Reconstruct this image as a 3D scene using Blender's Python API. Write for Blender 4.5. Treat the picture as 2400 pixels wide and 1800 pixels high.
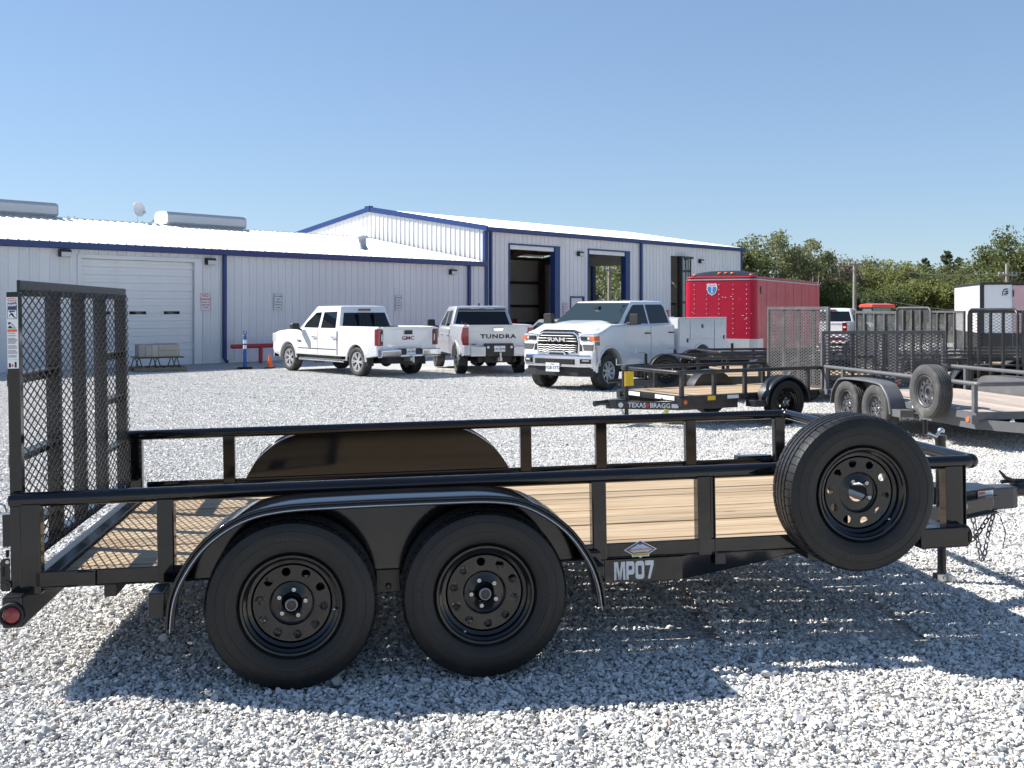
import bpy, bmesh, math, random
import numpy as np
from mathutils import Matrix, Vector
R = math.radians
for o in list(bpy.data.objects): bpy.data.objects.remove(o)
S = bpy.context.scene
COL = S.collection
# ------------------------------------------------------------------ camera, sky, sun, exposure
EYE = 1.594
cam = bpy.data.cameras.new('camera'); co = bpy.data.objects.new('camera', cam); COL.objects.link(co)
co.location = (0, 0, EYE); co.rotation_euler = (R(90), 0, 0)
cam.sensor_width = 36; cam.lens = 36.75; cam.shift_y = -(900-722)/2400; cam.clip_start = .05; cam.clip_end = 4000
S.camera = co
SUN_EL, SUN_AZ = R(42.5), R(180-14.7)           # azimuth of the sun, counter-clockwise from +X
W = bpy.data.worlds.new('World'); S.world = W; W.use_nodes = True
nt = W.node_tree; bg = nt.nodes['Background']
sky = nt.nodes.new('ShaderNodeTexSky'); sky.sky_type = 'NISHITA'; sky.sun_disc = False
sky.sun_elevation = SUN_EL; sky.sun_rotation = math.pi/2 - SUN_AZ
sky.altitude = 100; sky.air_density = 1.0; sky.dust_density = .0; sky.ozone_density = 1.0
gm = nt.nodes.new('ShaderNodeGamma'); gm.inputs[1].default_value = .6; nt.links.new(sky.outputs[0], gm.inputs[0])
tn = nt.nodes.new('ShaderNodeMix'); tn.data_type = 'RGBA'; tn.blend_type = 'MULTIPLY'; tn.inputs['Factor'].default_value = 1; tn.inputs['B'].default_value = (.81, 1, 1.27, 1)
nt.links.new(gm.outputs[0], tn.inputs['A']); nt.links.new(tn.outputs['Result'], bg.inputs[0]); bg.inputs[1].default_value = .118
sl = bpy.data.lights.new('sun', 'SUN'); sl.energy = 5.0; sl.angle = R(.53); sl.color = (1, .96, .90)
so = bpy.data.objects.new('sun', sl); COL.objects.link(so)
sd = Vector((math.cos(SUN_AZ)*math.cos(SUN_EL), math.sin(SUN_AZ)*math.cos(SUN_EL), math.sin(SUN_EL)))
so.rotation_euler = sd.to_track_quat('Z', 'Y').to_euler(); so.location = (-20, 10, 20)
vs = S.view_settings; vs.view_transform = 'Standard'; vs.look = 'None'; vs.exposure = .9; vs.gamma = 1; vs.use_curve_mapping = False
S.render.engine = 'CYCLES'

# ------------------------------------------------------------------ helpers
rng = random.Random(7)
def gz(y): return -.32*(1-math.exp(-max(0., y-5)/11))
MATS = {}
def mat(name, col, rough=.5, metal=0., coat=0., var=0., vscale=8., bump=0., bscale=60., island=0., objvar=0., dirt=None, dscale=3., spec=.5, trans=0.):
    if name in MATS: return MATS[name]
    m = bpy.data.materials.new(name); m.use_nodes = True; t = m.node_tree; L = t.links
    p = t.nodes['Principled BSDF']
    p.inputs['Base Color'].default_value = (*col, 1); p.inputs['Roughness'].default_value = rough
    p.inputs['Metallic'].default_value = metal; p.inputs['Coat Weight'].default_value = coat; p.inputs['Coat Roughness'].default_value = .06
    p.inputs['Specular IOR Level'].default_value = spec
    if trans: p.inputs['Transmission Weight'].default_value = trans
    tc = t.nodes.new('ShaderNodeTexCoord'); src = None
    if var or dirt:
        nz = t.nodes.new('ShaderNodeTexNoise'); nz.inputs['Scale'].default_value = vscale; nz.inputs['Detail'].default_value = 6
        L.new(tc.outputs['Object'], nz.inputs['Vector'])
        mx = t.nodes.new('ShaderNodeMix'); mx.data_type = 'RGBA'
        mx.inputs['A'].default_value = (*[max(0, c*(1-var)) for c in col], 1); mx.inputs['B'].default_value = (*[min(1, c*(1+var)) for c in col], 1)
        L.new(nz.outputs['Fac'], mx.inputs['Factor']); src = mx.outputs['Result']
        if dirt:
            n2 = t.nodes.new('ShaderNodeTexNoise'); n2.inputs['Scale'].default_value = dscale; n2.inputs['Detail'].default_value = 9; n2.inputs['Roughness'].default_value = .65
            L.new(tc.outputs['Object'], n2.inputs['Vector'])
            rp = t.nodes.new('ShaderNodeMapRange'); rp.inputs['From Min'].default_value = .5; rp.inputs['From Max'].default_value = .75; rp.inputs['To Max'].default_value = dirt[3]
            L.new(n2.outputs['Fac'], rp.inputs['Value'])
            m2 = t.nodes.new('ShaderNodeMix'); m2.data_type = 'RGBA'; L.new(rp.outputs[0], m2.inputs['Factor']); L.new(src, m2.inputs['A']); m2.inputs['B'].default_value = (*dirt[:3], 1)
            src = m2.outputs['Result']
            ma = t.nodes.new('ShaderNodeMath'); ma.operation = 'MULTIPLY_ADD'; L.new(rp.outputs[0], ma.inputs[0]); ma.inputs[1].default_value = .5; ma.inputs[2].default_value = rough
            L.new(ma.outputs[0], p.inputs['Roughness'])
    if island or objvar:
        if island: g = t.nodes.new('ShaderNodeNewGeometry'); ro = g.outputs['Random Per Island']; a = island
        else: g = t.nodes.new('ShaderNodeObjectInfo'); ro = g.outputs['Random']; a = objvar
        h = t.nodes.new('ShaderNodeHueSaturation'); mr = t.nodes.new('ShaderNodeMapRange'); mr.inputs['To Min'].default_value = 1-a; mr.inputs['To Max'].default_value = 1+a
        L.new(ro, mr.inputs['Value']); L.new(mr.outputs[0], h.inputs['Value'])
        if src: L.new(src, h.inputs['Color'])
        else: h.inputs['Color'].default_value = (*col, 1)
        src = h.outputs[0]
    if src: L.new(src, p.inputs['Base Color'])
    if bump:
        nb = t.nodes.new('ShaderNodeTexNoise'); nb.inputs['Scale'].default_value = bscale; nb.inputs['Detail'].default_value = 5
        L.new(tc.outputs['Object'], nb.inputs['Vector'])
        b = t.nodes.new('ShaderNodeBump'); b.inputs['Strength'].default_value = bump; b.inputs['Distance'].default_value = .01
        L.new(nb.outputs['Fac'], b.inputs['Height']); L.new(b.outputs[0], p.inputs['Normal'])
    MATS[name] = m; return m

class MB:
    """collects shapes; build() links them as one mesh object"""
    def __init__(s): s.v = []; s.f = []; s.m = []; s.M = Matrix.Identity(4); s.mi = 0
    def add(s, vs, fs):
        b = len(s.v); s.v += [tuple(s.M @ Vector(v)) for v in vs]; s.f += [tuple(b+i for i in f) for f in fs]; s.m += [s.mi]*len(fs); return s
    def box(s, a, b):
        (x0, y0, z0), (x1, y1, z1) = a, b
        x0, x1 = min(x0, x1), max(x0, x1); y0, y1 = min(y0, y1), max(y0, y1); z0, z1 = min(z0, z1), max(z0, z1)
        return s.add([(x0,y0,z0),(x1,y0,z0),(x1,y1,z0),(x0,y1,z0),(x0,y0,z1),(x1,y0,z1),(x1,y1,z1),(x0,y1,z1)],
                     [(0,3,2,1),(4,5,6,7),(0,1,5,4),(1,2,6,5),(2,3,7,6),(3,0,4,7)])
    def cbox(s, c, d): return s.box([c[i]-d[i]/2 for i in range(3)], [c[i]+d[i]/2 for i in range(3)])
    def beam(s, p, q, w, h, up=(0, 0, 1)):
        p, q = Vector(p), Vector(q); d = (q-p).normalized(); u = Vector(up); sd = d.cross(u)
        if sd.length < 1e-5: sd = d.cross(Vector((1, 0, 0)))
        sd.normalize(); u = sd.cross(d).normalized(); a, b = sd*w/2, u*h/2
        vs = [p-a-b, p+a-b, p+a+b, p-a+b, q-a-b, q+a-b, q+a+b, q-a+b]
        return s.add(vs, [(0,3,2,1),(4,5,6,7),(0,1,5,4),(1,2,6,5),(2,3,7,6),(3,0,4,7)][::1])
    def tube(s, path, r, n=10, caps=True):
        path = [Vector(p) for p in path]; k = len(path); rs = r if isinstance(r, (list, tuple)) else [r]*k
        vs = []; fs = []; prev = None
        for i, p in enumerate(path):
            d = (path[min(i+1, k-1)]-path[max(i-1, 0)]).normalized()
            if prev is None:
                a = d.cross(Vector((0, 0, 1)))
                if a.length < 1e-4: a = d.cross(Vector((1, 0, 0)))
            else: a = prev - d*prev.dot(d)
            a.normalize(); prev = a; b = d.cross(a)
            for j in range(n):
                t = 2*math.pi*j/n; vs.append(p+(a*math.cos(t)+b*math.sin(t))*rs[i])
        for i in range(k-1):
            for j in range(n):
                fs.append((i*n+j, i*n+(j+1) % n, (i+1)*n+(j+1) % n, (i+1)*n+j))
        if caps: fs.append(tuple(range(n-1, -1, -1))); fs.append(tuple((k-1)*n+j for j in range(n)))
        return s.add(vs, fs)
    def cyl(s, p, q, r0, r1=None, n=14): return s.tube([p, q], [r0, r0 if r1 is None else r1], n)
    def lathe(s, prof, n=32, axis='y', c=(0, 0, 0), a0=0., closed=False):
        vs = []; fs = []; k = len(prof)
        for j in range(n):
            t = 2*math.pi*j/n+a0; ct, st = math.cos(t), math.sin(t)
            for (r, h) in prof:
                if axis == 'y': p = (r*ct, h, r*st)
                elif axis == 'z': p = (r*ct, r*st, h)
                else: p = (h, r*ct, r*st)
                vs.append((p[0]+c[0], p[1]+c[1], p[2]+c[2]))
        for j in range(n):
            for i in range(k-1 if not closed else k):
                a, b = j*k+i, j*k+(i+1) % k; c2, d = ((j+1) % n)*k+(i+1) % k, ((j+1) % n)*k+i
                fs.append((a, b, c2, d))
        return s.add(vs, fs)
    def prism(s, pts, a, b, plane='xz'):
        """polygon in a plane pulled from a to b along the third axis"""
        def mk(p, t):
            if plane == 'xz': return (p[0], t, p[1])
            if plane == 'xy': return (p[0], p[1], t)
            return (t, p[0], p[1])
        n = len(pts); vs = [mk(p, a) for p in pts]+[mk(p, b) for p in pts]
        fs = [tuple(range(n)), tuple(range(2*n-1, n-1, -1))]+[(i, i+n, (i+1) % n+n, (i+1) % n) for i in range(n)]
        return s.add(vs, fs)
    def poly(s, pts): return s.add(pts, [tuple(range(len(pts)))])
    def ball(s, c, r, n=10, sc=(1, 1, 1)):
        pr = [(max(1e-4, r*math.sin(math.pi*i/n)), -r*math.cos(math.pi*i/n)) for i in range(n+1)]
        vs = []; k = len(pr)
        o = MB(); o.lathe(pr, 2*n, 'z')
        return s.add([(v[0]*sc[0]+c[0], v[1]*sc[1]+c[1], v[2]*sc[2]+c[2]) for v in o.v], o.f)
    def mesh(s, name, mats, smooth=None, recalc=True, weld=False):
        me = bpy.data.meshes.new(name); me.from_pydata(s.v, [], s.f)
        for m in (mats if isinstance(mats, (list, tuple)) else [mats]): me.materials.append(m)
        if any(s.m): me.polygons.foreach_set('material_index', s.m)
        if recalc or weld:
            bm = bmesh.new(); bm.from_mesh(me)
            if weld: bmesh.ops.remove_doubles(bm, verts=bm.verts, dist=1e-5)
            if recalc: bmesh.ops.recalc_face_normals(bm, faces=bm.faces)
            bm.to_mesh(me); bm.free()
        if smooth is not None:
            me.polygons.foreach_set('use_smooth', [True]*len(me.polygons))
            try: me.set_sharp_from_angle(angle=R(smooth))
            except Exception: pass
        me.update(); return me
    def build(s, name, mats, parent=None, smooth=None, bevel=0, seg=2, recalc=True, ang=35, weld=False):
        return link(name, s.mesh(name, mats, smooth, recalc, weld), parent, bevel, seg, ang)
def link(name, me, parent=None, bevel=0, seg=2, ang=35):
    o = bpy.data.objects.new(name, me); COL.objects.link(o); o.parent = parent
    if bevel:
        b = o.modifiers.new('b', 'BEVEL'); b.width = bevel; b.segments = seg; b.limit_method = 'ANGLE'; b.angle_limit = R(ang); b.harden_normals = False
    return o
def empty(name, loc, rz=0., label=None, cat=None, group=None, rot=None):
    o = bpy.data.objects.new(name, None); COL.objects.link(o); o.location = loc; o.rotation_euler = rot or (0, 0, rz); o.empty_display_size = .2
    return tag(o, label, cat, group)
def tag(o, label=None, cat=None, group=None, kind=None):
    for k, v in (('label', label), ('category', cat), ('group', group), ('kind', kind)):
        if v: o[k] = v
    return o
def inst(src, name, parent, loc=(0, 0, 0), rot=(0, 0, 0), scale=(1, 1, 1)):
    """another object on the same mesh data"""
    o = bpy.data.objects.new(name, src.data if hasattr(src, 'data') else src); COL.objects.link(o); o.parent = parent
    o.location = loc; o.rotation_euler = rot; o.scale = scale
    if hasattr(src, 'modifiers'):
        for md in src.modifiers:
            b = o.modifiers.new('b', 'BEVEL'); b.width = md.width; b.segments = md.segments; b.limit_method = 'ANGLE'; b.angle_limit = md.angle_limit
    return o
def text(name, s, size, m, parent, M, depth=.002, off=0., sx=1., align='CENTER', sp=1.):
    """lettering as a mesh lying in the local XY plane of M"""
    cu = bpy.data.curves.new('t', 'FONT'); cu.body = s; cu.size = size; cu.extrude = depth/2; cu.offset = off; cu.align_x = align; cu.align_y = 'CENTER'; cu.resolution_u = 2; cu.space_character = sp
    t = bpy.data.objects.new('t', cu); COL.objects.link(t)
    dg = bpy.context.evaluated_depsgraph_get(); me = bpy.data.meshes.new_from_object(t.evaluated_get(dg))
    bpy.data.objects.remove(t); bpy.data.curves.remove(cu)
    me.transform(M @ Matrix.Diagonal((sx, 1, 1, 1))); me.materials.clear(); me.materials.append(m); me.name = name
    return link(name, me, parent)
def frame(o, x, y, ):
    """matrix with origin o, x axis x and y axis y"""
    x = Vector(x).normalized(); y = Vector(y); y = (y-x*y.dot(x)).normalized(); z = x.cross(y)
    return Matrix(((x.x, y.x, z.x, o[0]), (x.y, y.y, z.y, o[1]), (x.z, y.z, z.z, o[2]), (0, 0, 0, 1)))
def arc(c, r, a0, a1, n): return [(c[0]+r*math.cos(R(a0+(a1-a0)*i/n)), c[1]+r*math.sin(R(a0+(a1-a0)*i/n))) for i in range(n+1)]

# shared materials
BLACK = mat('black_gloss_paint', (.0045, .0045, .0055), .09, var=.3, dirt=(.10, .095, .085, .055), dscale=2.2)
BLACKS = mat('black_satin_paint', (.009, .009, .010), .30, var=.3, dirt=(.12, .11, .10, .12), dscale=3)
CHAR = mat('charcoal_paint', (.11, .112, .118), .42, var=.2, dirt=(.2, .18, .16, .3), dscale=3)
RUBBER = mat('tyre_rubber', (.0075, .0075, .008), .5, var=.35, vscale=14, dirt=(.09, .086, .08, .14), dscale=5, bump=.15, bscale=160, spec=.4)
RUBBERD = mat('dusty_tyre_rubber', (.055, .054, .053), .8, var=.3, vscale=14, dirt=(.3, .28, .26, .5), dscale=5)
RIM = mat('black_rim_paint', (.005, .005, .006), .13, var=.2, dirt=(.14, .13, .12, .06), dscale=7)
CHROME = mat('chrome', (.8, .8, .82), .12, 1.)
STEEL = mat('zinc_plated_steel', (.5, .51, .52), .35, .9, var=.2)
DULL = mat('dull_galvanised', (.42, .43, .44), .5, .6, var=.2)
WHITEP = mat('white_print', (.78, .78, .77), .5)
REDLENS = mat('red_lens', (.20, .008, .012), .15, coat=.5, var=.2, vscale=60)
AMBER = mat('amber_lens', (.75, .16, .03), .2, coat=.5)
DARK = mat('dark_cavity', (.01, .01, .01), .8)
# ------------------------------------------------------------------ ground
def ground_mat():
    m = bpy.data.materials.new('gravel_ground'); m.use_nodes = True; t = m.node_tree; L = t.links; p = t.nodes['Principled BSDF']
    g = t.nodes.new('ShaderNodeNewGeometry'); p.inputs['Roughness'].default_value = .95; p.inputs['Specular IOR Level'].default_value = .2
    def N(kind, **k):
        n = t.nodes.new(kind)
        for a, b in k.items(): n.inputs[a].default_value = b
        return n
    v1 = N('ShaderNodeTexVoronoi', Scale=34.); v1.inputs['Randomness'].default_value = 1
    v2 = N('ShaderNodeTexVoronoi', Scale=16.)
    L.new(g.outputs['Position'], v1.inputs['Vector']); L.new(g.outputs['Position'], v2.inputs['Vector'])
    big = N('ShaderNodeTexNoise', Scale=.22, Detail=6., Roughness=.6); L.new(g.outputs['Position'], big.inputs['Vector'])
    mid = N('ShaderNodeTexNoise', Scale=1.7, Detail=8., Roughness=.7); L.new(g.outputs['Position'], mid.inputs['Vector'])
    sep = t.nodes.new('ShaderNodeSeparateColor'); L.new(v1.outputs['Color'], sep.inputs[0])
    r1 = t.nodes.new('ShaderNodeValToRGB'); cr = r1.color_ramp
    cr.elements[0].position = 0; cr.elements[0].color = (.30, .298, .295, 1); cr.elements[1].position = 1; cr.elements[1].color = (.74, .735, .715, 1)
    e = cr.elements.new(.3); e.color = (.44, .437, .43, 1); e = cr.elements.new(.7); e.color = (.59, .585, .57, 1)
    L.new(sep.outputs[0], r1.inputs[0])
    # paler limestone fines worn in by traffic
    fine = t.nodes.new('ShaderNodeMix'); fine.data_type = 'RGBA'; fine.inputs['B'].default_value = (.70, .66, .585, 1)
    sx = t.nodes.new('ShaderNodeSeparateXYZ'); L.new(g.outputs['Position'], sx.inputs[0])
    mx = N('ShaderNodeMapRange', **{'From Min': -1., 'From Max': 5.}); L.new(sx.outputs[0], mx.inputs['Value'])
    ad = t.nodes.new('ShaderNodeMath'); ad.operation = 'MULTIPLY_ADD'; L.new(mx.outputs[0], ad.inputs[0]); ad.inputs[1].default_value = .26; L.new(big.outputs['Fac'], ad.inputs[2])
    a2 = t.nodes.new('ShaderNodeMath'); a2.operation = 'MULTIPLY_ADD'; L.new(mid.outputs['Fac'], a2.inputs[0]); a2.inputs[1].default_value = .35; L.new(ad.outputs[0], a2.inputs[2])
    mr = N('ShaderNodeMapRange', **{'From Min': .70, 'From Max': .98, 'To Max': .8}); L.new(a2.outputs[0], mr.inputs['Value'])
    L.new(mr.outputs[0], fine.inputs['Factor']); L.new(r1.outputs[0], fine.inputs['A'])
    L.new(fine.outputs['Result'], p.inputs['Base Color'])
    sub = t.nodes.new('ShaderNodeMath'); sub.operation = 'MULTIPLY_ADD'; L.new(v2.outputs['Distance'], sub.inputs[0]); sub.inputs[1].default_value = .6; L.new(v1.outputs['Distance'], sub.inputs[2])
    b = N('ShaderNodeBump', Strength=.9, Distance=.035); b.invert = True; L.new(sub.outputs[0], b.inputs['Height']); L.new(b.outputs[0], p.inputs['Normal'])
    return m
GMAT = ground_mat()
ys = [-400, -60, -10, 0, 2, 4, 5, 6, 7, 8, 9, 10, 12, 14, 16, 18, 20, 23, 26, 30, 35, 40, 50, 60, 80, 120, 200, 500, 1500]
xs = [-1500, -400, -120, -60, -40, -30, -20, -15, -10, -5, 0, 5, 10, 15, 20, 30, 40, 60, 120, 400, 1500]
g = MB()
for y in ys:
    for x in xs: g.v.append((x, y, gz(y)-.012))
nx = len(xs)
for j in range(len(ys)-1):
    for i in range(nx-1): g.f.append((j*nx+i, j*nx+i+1, (j+1)*nx+i+1, (j+1)*nx+i)); g.m.append(0)
tag(g.build('ground', GMAT, smooth=60, recalc=False), kind='structure')

# crushed limestone lying on it: three one-metre patches of loose stones, laid side by side over the near ground
def stone_mat():
    m = bpy.data.materials.new('crushed_limestone'); m.use_nodes = True; t = m.node_tree; L = t.links; p = t.nodes['Principled BSDF']
    p.inputs['Roughness'].default_value = .92; p.inputs['Specular IOR Level'].default_value = .25
    g = t.nodes.new('ShaderNodeNewGeometry'); r = t.nodes.new('ShaderNodeValToRGB'); c = r.color_ramp
    c.elements[0].position = 0; c.elements[0].color = (.19, .19, .20, 1); c.elements[1].position = 1; c.elements[1].color = (.33, .26, .20, 1)
    for q, k in ((.08, (.44, .432, .415)), (.4, (.62, .605, .575)), (.8, (.735, .715, .675)), (.975, (.80, .78, .74)), (.982, (.50, .43, .37))):
        e = c.elements.new(q); e.color = (*k, 1)
    L.new(g.outputs['Random Per Island'], r.inputs[0])
    nz = t.nodes.new('ShaderNodeTexNoise'); nz.inputs['Scale'].default_value = 90; nz.inputs['Detail'].default_value = 5
    tc = t.nodes.new('ShaderNodeTexCoord'); L.new(tc.outputs['Object'], nz.inputs['Vector'])
    h = t.nodes.new('ShaderNodeHueSaturation'); mr = t.nodes.new('ShaderNodeMapRange'); mr.inputs['To Min'].default_value = .72; mr.inputs['To Max'].default_value = 1.28
    L.new(nz.outputs['Fac'], mr.inputs['Value']); L.new(mr.outputs[0], h.inputs['Value']); L.new(r.outputs[0], h.inputs['Color']); L.new(h.outputs[0], p.inputs['Base Color'])
    b = t.nodes.new('ShaderNodeBump'); b.inputs['Strength'].default_value = .35; b.inputs['Distance'].default_value = .004; L.new(nz.outputs['Fac'], b.inputs['Height']); L.new(b.outputs[0], p.inputs['Normal'])
    return m
SMAT = stone_mat()
nr = np.random.default_rng(3)
protos = []
for k in range(36):
    bm = bmesh.new(); d = nr.normal(size=(13, 3)); d /= np.linalg.norm(d, axis=1)[:, None]; d *= (.75+.25*nr.random((13, 1)))*np.array([1.25, .9, .62])*(1+.2*nr.normal(size=3))
    for q in d: bm.verts.new(q)
    bmesh.ops.convex_hull(bm, input=bm.verts)
    bmesh.ops.delete(bm, geom=[v for v in bm.verts if not v.link_faces], context='VERTS')
    bmesh.ops.recalc_face_normals(bm, faces=bm.faces); bm.verts.index_update()
    protos.append((np.array([v.co[:] for v in bm.verts]), [[v.index for v in f.verts] for f in bm.faces])); bm.free()
def tile(seed, n, size=.0080):
    r = np.random.default_rng(seed); V = []; F = []; b = 0
    for i in range(n):
        pv, pf = protos[r.integers(36)]
        sc = size*np.exp(r.normal()*.36); a = r.random()*2*math.pi; tl, tr = r.normal()*.45, r.normal()*.45
        M = (Matrix.Rotation(a, 3, 'Z') @ Matrix.Rotation(tl, 3, 'X') @ Matrix.Rotation(tr, 3, 'Y'))
        q = (pv*sc) @ np.array(M).T+np.array([r.random()-.5, r.random()-.5, sc*.25+r.random()*.010-.004])
        V.append(q); F += [[b+j for j in f] for f in pf]; b += len(q)
    me = bpy.data.meshes.new('gravel_patch'); me.from_pydata(np.concatenate(V).tolist(), [], F); me.materials.append(SMAT); me.update(); return me
patches = [bpy.data.objects.new('gravel_patch', tile(k, 6800)) for k in range(3)]
sparse = [bpy.data.objects.new('gravel_patch', tile(k+9, 4200, .0076)) for k in range(2)]; thin = [bpy.data.objects.new('gravel_patch', tile(k+19, 1500, .0076)) for k in range(2)]
def laid(name, objs, cells):
    pts = []; rot = []; idx = []
    for (x, y) in cells:
        pts.append((x, y, gz(y)-.004)); sl = (gz(y+.5)-gz(y-.5)); rot.append((math.atan(sl), 0, rng.randrange(4)*math.pi/2)); idx.append(rng.randrange(len(objs)))
    me = bpy.data.meshes.new(name); me.from_pydata(pts, [], [])
    a = me.attributes.new('rot', 'FLOAT_VECTOR', 'POINT'); a.data.foreach_set('vector', [c for q in rot for c in q])
    a = me.attributes.new('idx', 'INT', 'POINT'); a.data.foreach_set('value', idx)
    o = link(name, me); ng = bpy.data.node_groups.new(name, 'GeometryNodeTree')
    ng.interface.new_socket('Geometry', in_out='INPUT', socket_type='NodeSocketGeometry'); ng.interface.new_socket('Geometry', in_out='OUTPUT', socket_type='NodeSocketGeometry')
    N = ng.nodes; L = ng.links; i = N.new('NodeGroupInput'); q = N.new('NodeGroupOutput')
    jn = N.new('GeometryNodeJoinGeometry')
    for k, ob in enumerate(objs):
        oi = N.new('GeometryNodeObjectInfo'); oi.inputs['Object'].default_value = ob; oi.inputs['As Instance'].default_value = True
        ip = N.new('GeometryNodeInstanceOnPoints'); at = N.new('GeometryNodeInputNamedAttribute'); at.data_type = 'FLOAT_VECTOR'; at.inputs['Name'].default_value = 'rot'
        ix = N.new('GeometryNodeInputNamedAttribute'); ix.data_type = 'INT'; ix.inputs['Name'].default_value = 'idx'
        cp = N.new('FunctionNodeCompare'); cp.data_type = 'INT'; cp.operation = 'EQUAL'; cp.inputs[3].default_value = k
        L.new(ix.outputs[0], cp.inputs[2]); L.new(cp.outputs[0], ip.inputs['Selection']); L.new(at.outputs[0], ip.inputs['Rotation'])
        L.new(i.outputs[0], ip.inputs['Points']); L.new(oi.outputs['Geometry'], ip.inputs['Instance']); L.new(ip.outputs[0], jn.inputs[0])
    L.new(jn.outputs[0], q.inputs[0]); md = o.modifiers.new('laid', 'NODES'); md.node_group = ng
    return o
near = []; far = []; edge = []
for j in range(2, 32):
    y = j+.5
    hw = .5*y+1.6
    for i in range(-17, 17):
        if abs(i+.5) < hw: (near if y < 10 else edge if (y > 19+2*math.sin(i*.7) or (i+.5 > 1.5+1.4*math.sin(y*1.3) and y > 10.5)) else far).append((i+.5, y))
tag(laid('gravel_stones', patches, near), 'loose grey white crushed limestone around the black trailer', 'gravel', kind='stuff')
tag(laid('gravel_stones', sparse, far), 'crushed limestone scattered over the lot behind the black trailer', 'gravel', kind='stuff')
tag(laid('gravel_stones', thin, edge), 'thinly scattered limestone chips in front of the parked pickups', 'gravel', kind='stuff')
# ------------------------------------------------------------------ wheels
def tyre_mesh(Rt, Wd, rb, n, fine, m):
    w = Wd/2; d = Rt-rb
    P = [(rb-.006, -w*.60), (rb+.004, -w*.74), (rb+.012, -w*.80), (rb+.016, -w*.86), (rb+d*.2, -w*.93), (rb+d*.36, -w*.985)]
    if fine: P += [(rb+d*.40, -w*.992), (rb+d*.405, -w*1.006), (rb+d*.43, -w*1.008), (rb+d*.435, -w*.998)]
    P += [(rb+d*.5, -w), (rb+d*.62, -w*.992)]
    if fine: P += [(rb+d*.66, -w*.985), (rb+d*.665, -w*.998), (rb+d*.69, -w*.994), (rb+d*.695, -w*.978)]
    P += [(rb+d*.82, -w*.945), (rb+d*.90, -w*.90), (Rt-.010, -w*.83), (Rt-.004, -w*.76)]
    sh = len(P)-3
    gs = (-.46, -.16, .16, .46)
    for q in gs:
        gw = .006/w if fine else .01/w
        dp = .008 if fine else .01
        cr = lambda h: Rt-.004*abs(h)
        P += [(cr(q-gw), (q-gw)*w), (cr(q)-dp, (q-gw*.7)*w), (cr(q)-dp, (q+gw*.7)*w), (cr(q+gw), (q+gw)*w)]
    P += [(r, -h) for r, h in P[:sh+3][::-1] if True]
    k = len(P); vs = []; fs = []; mid = k/2
    fr = (0, .02, .13, .15, .5, .515, .565, .58)
    for j in range(n):
        t = 2*math.pi*((j//8+fr[j % 8])/(n//8) if fine else j/n); c, s = math.cos(t), math.sin(t)
        for i, (r, h) in enumerate(P):
            if fine:
                a = abs(h)/w
                if r > Rt-.012 and .5 < a < .93 and j % 8 in (1, 2): r -= .0055
                if r > Rt-.006 and .12 < a < .5 and j % 8 in (5, 6): r -= .004
            vs.append((r*c, h, r*s))
    for j in range(n):
        for i in range(k-1): fs.append((j*k+i, j*k+i+1, ((j+1) % n)*k+i+1, ((j+1) % n)*k+i))
    o = MB(); o.add(vs, fs)
    return o.mesh('tyre', m, smooth=30)
def holed_disc(o, nh, rh, rc, r0, r1, ax, th, a0=0., N=16, ell=1.):
    al = math.pi/nh
    u0, u1, vv = r0-rc, r1-rc, al*rc
    angs = sorted(set([2*math.pi*i/N for i in range(N)]+[math.atan2(b, a) % (2*math.pi) for a in (u0, u1) for b in (-vv, vv)]))
    K = len(angs)
    for s in range(nh):
        ph = a0+s*2*al; vs = []; fs = []
        for side in (0, 1):
            for t in angs:
                c, q = math.cos(t), math.sin(t); sc = 1e9
                if c > 1e-9: sc = min(sc, u1/c)
                if c < -1e-9: sc = min(sc, u0/c)
                if q > 1e-9: sc = min(sc, vv/q)
                if q < -1e-9: sc = min(sc, -vv/q)
                for rr in ((rh*ell*c, rh*q), (sc*c*.6+rh*ell*c*.4, sc*q*.6+rh*q*.4), (sc*c, sc*q)):
                    r = rc+rr[0]; f = ph+rr[1]/rc
                    vs.append((r*math.cos(f), ax(r)+side*th, r*math.sin(f)))
        for side in (0, 1):
            b = side*3*K
            for i in range(K):
                j = (i+1) % K
                for q in (0, 1): fs.append((b+3*i+q, b+3*j+q, b+3*j+q+1, b+3*i+q+1))
        for i in range(K):
            j = (i+1) % K; fs.append((3*i, 3*j, 3*K+3*j, 3*K+3*i))
        o.add(vs, fs)
def rim_mesh(rb, Wd, n, m, holes=10):
    """black modular steel wheel: lip, barrel, dished disc with round holes"""
    w = Wd*.40; o = MB(); s = rb/.2085
    o.lathe([(rb+.004, -w+.006), (rb+.006, -w-.002), (rb+.001, -w-.008), (rb-.008, -w-.006), (rb-.011, -w+.004), (rb-.022*s, -w+.012), (rb-.026*s, -w+.030), (rb-.040*s, -w+.036),
             (rb-.043*s, -w+.055), (rb-.043*s, .02), (rb-.02*s, .05), (rb-.012, w-.01), (rb+.003, w)], n, 'y')
    f = -w+.040
    def ax(r): return f-.004
    holed_disc(o, holes, .0185*s, .1335*s, .100*s, .160*s, ax, .004)
    o.lathe([(.160*s, f-.004), (.164*s, f), (.168*s, f+.02)], n, 'y')
    o.lathe([(.101*s, f-.004), (.094*s, f-.003), (.090*s, f+.008), (.084*s, f+.012), (.048*s, f+.006), (.044*s, f+.004), (.044*s, f+.014)], n, 'y')
    return o.mesh('wheel', m, smooth=35), f
TYRE_M = tyre_mesh(.359, .225, .2085, 464, True, RUBBER); RIM_M, RIMF = rim_mesh(.2085, .225, 72, RIM)
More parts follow.
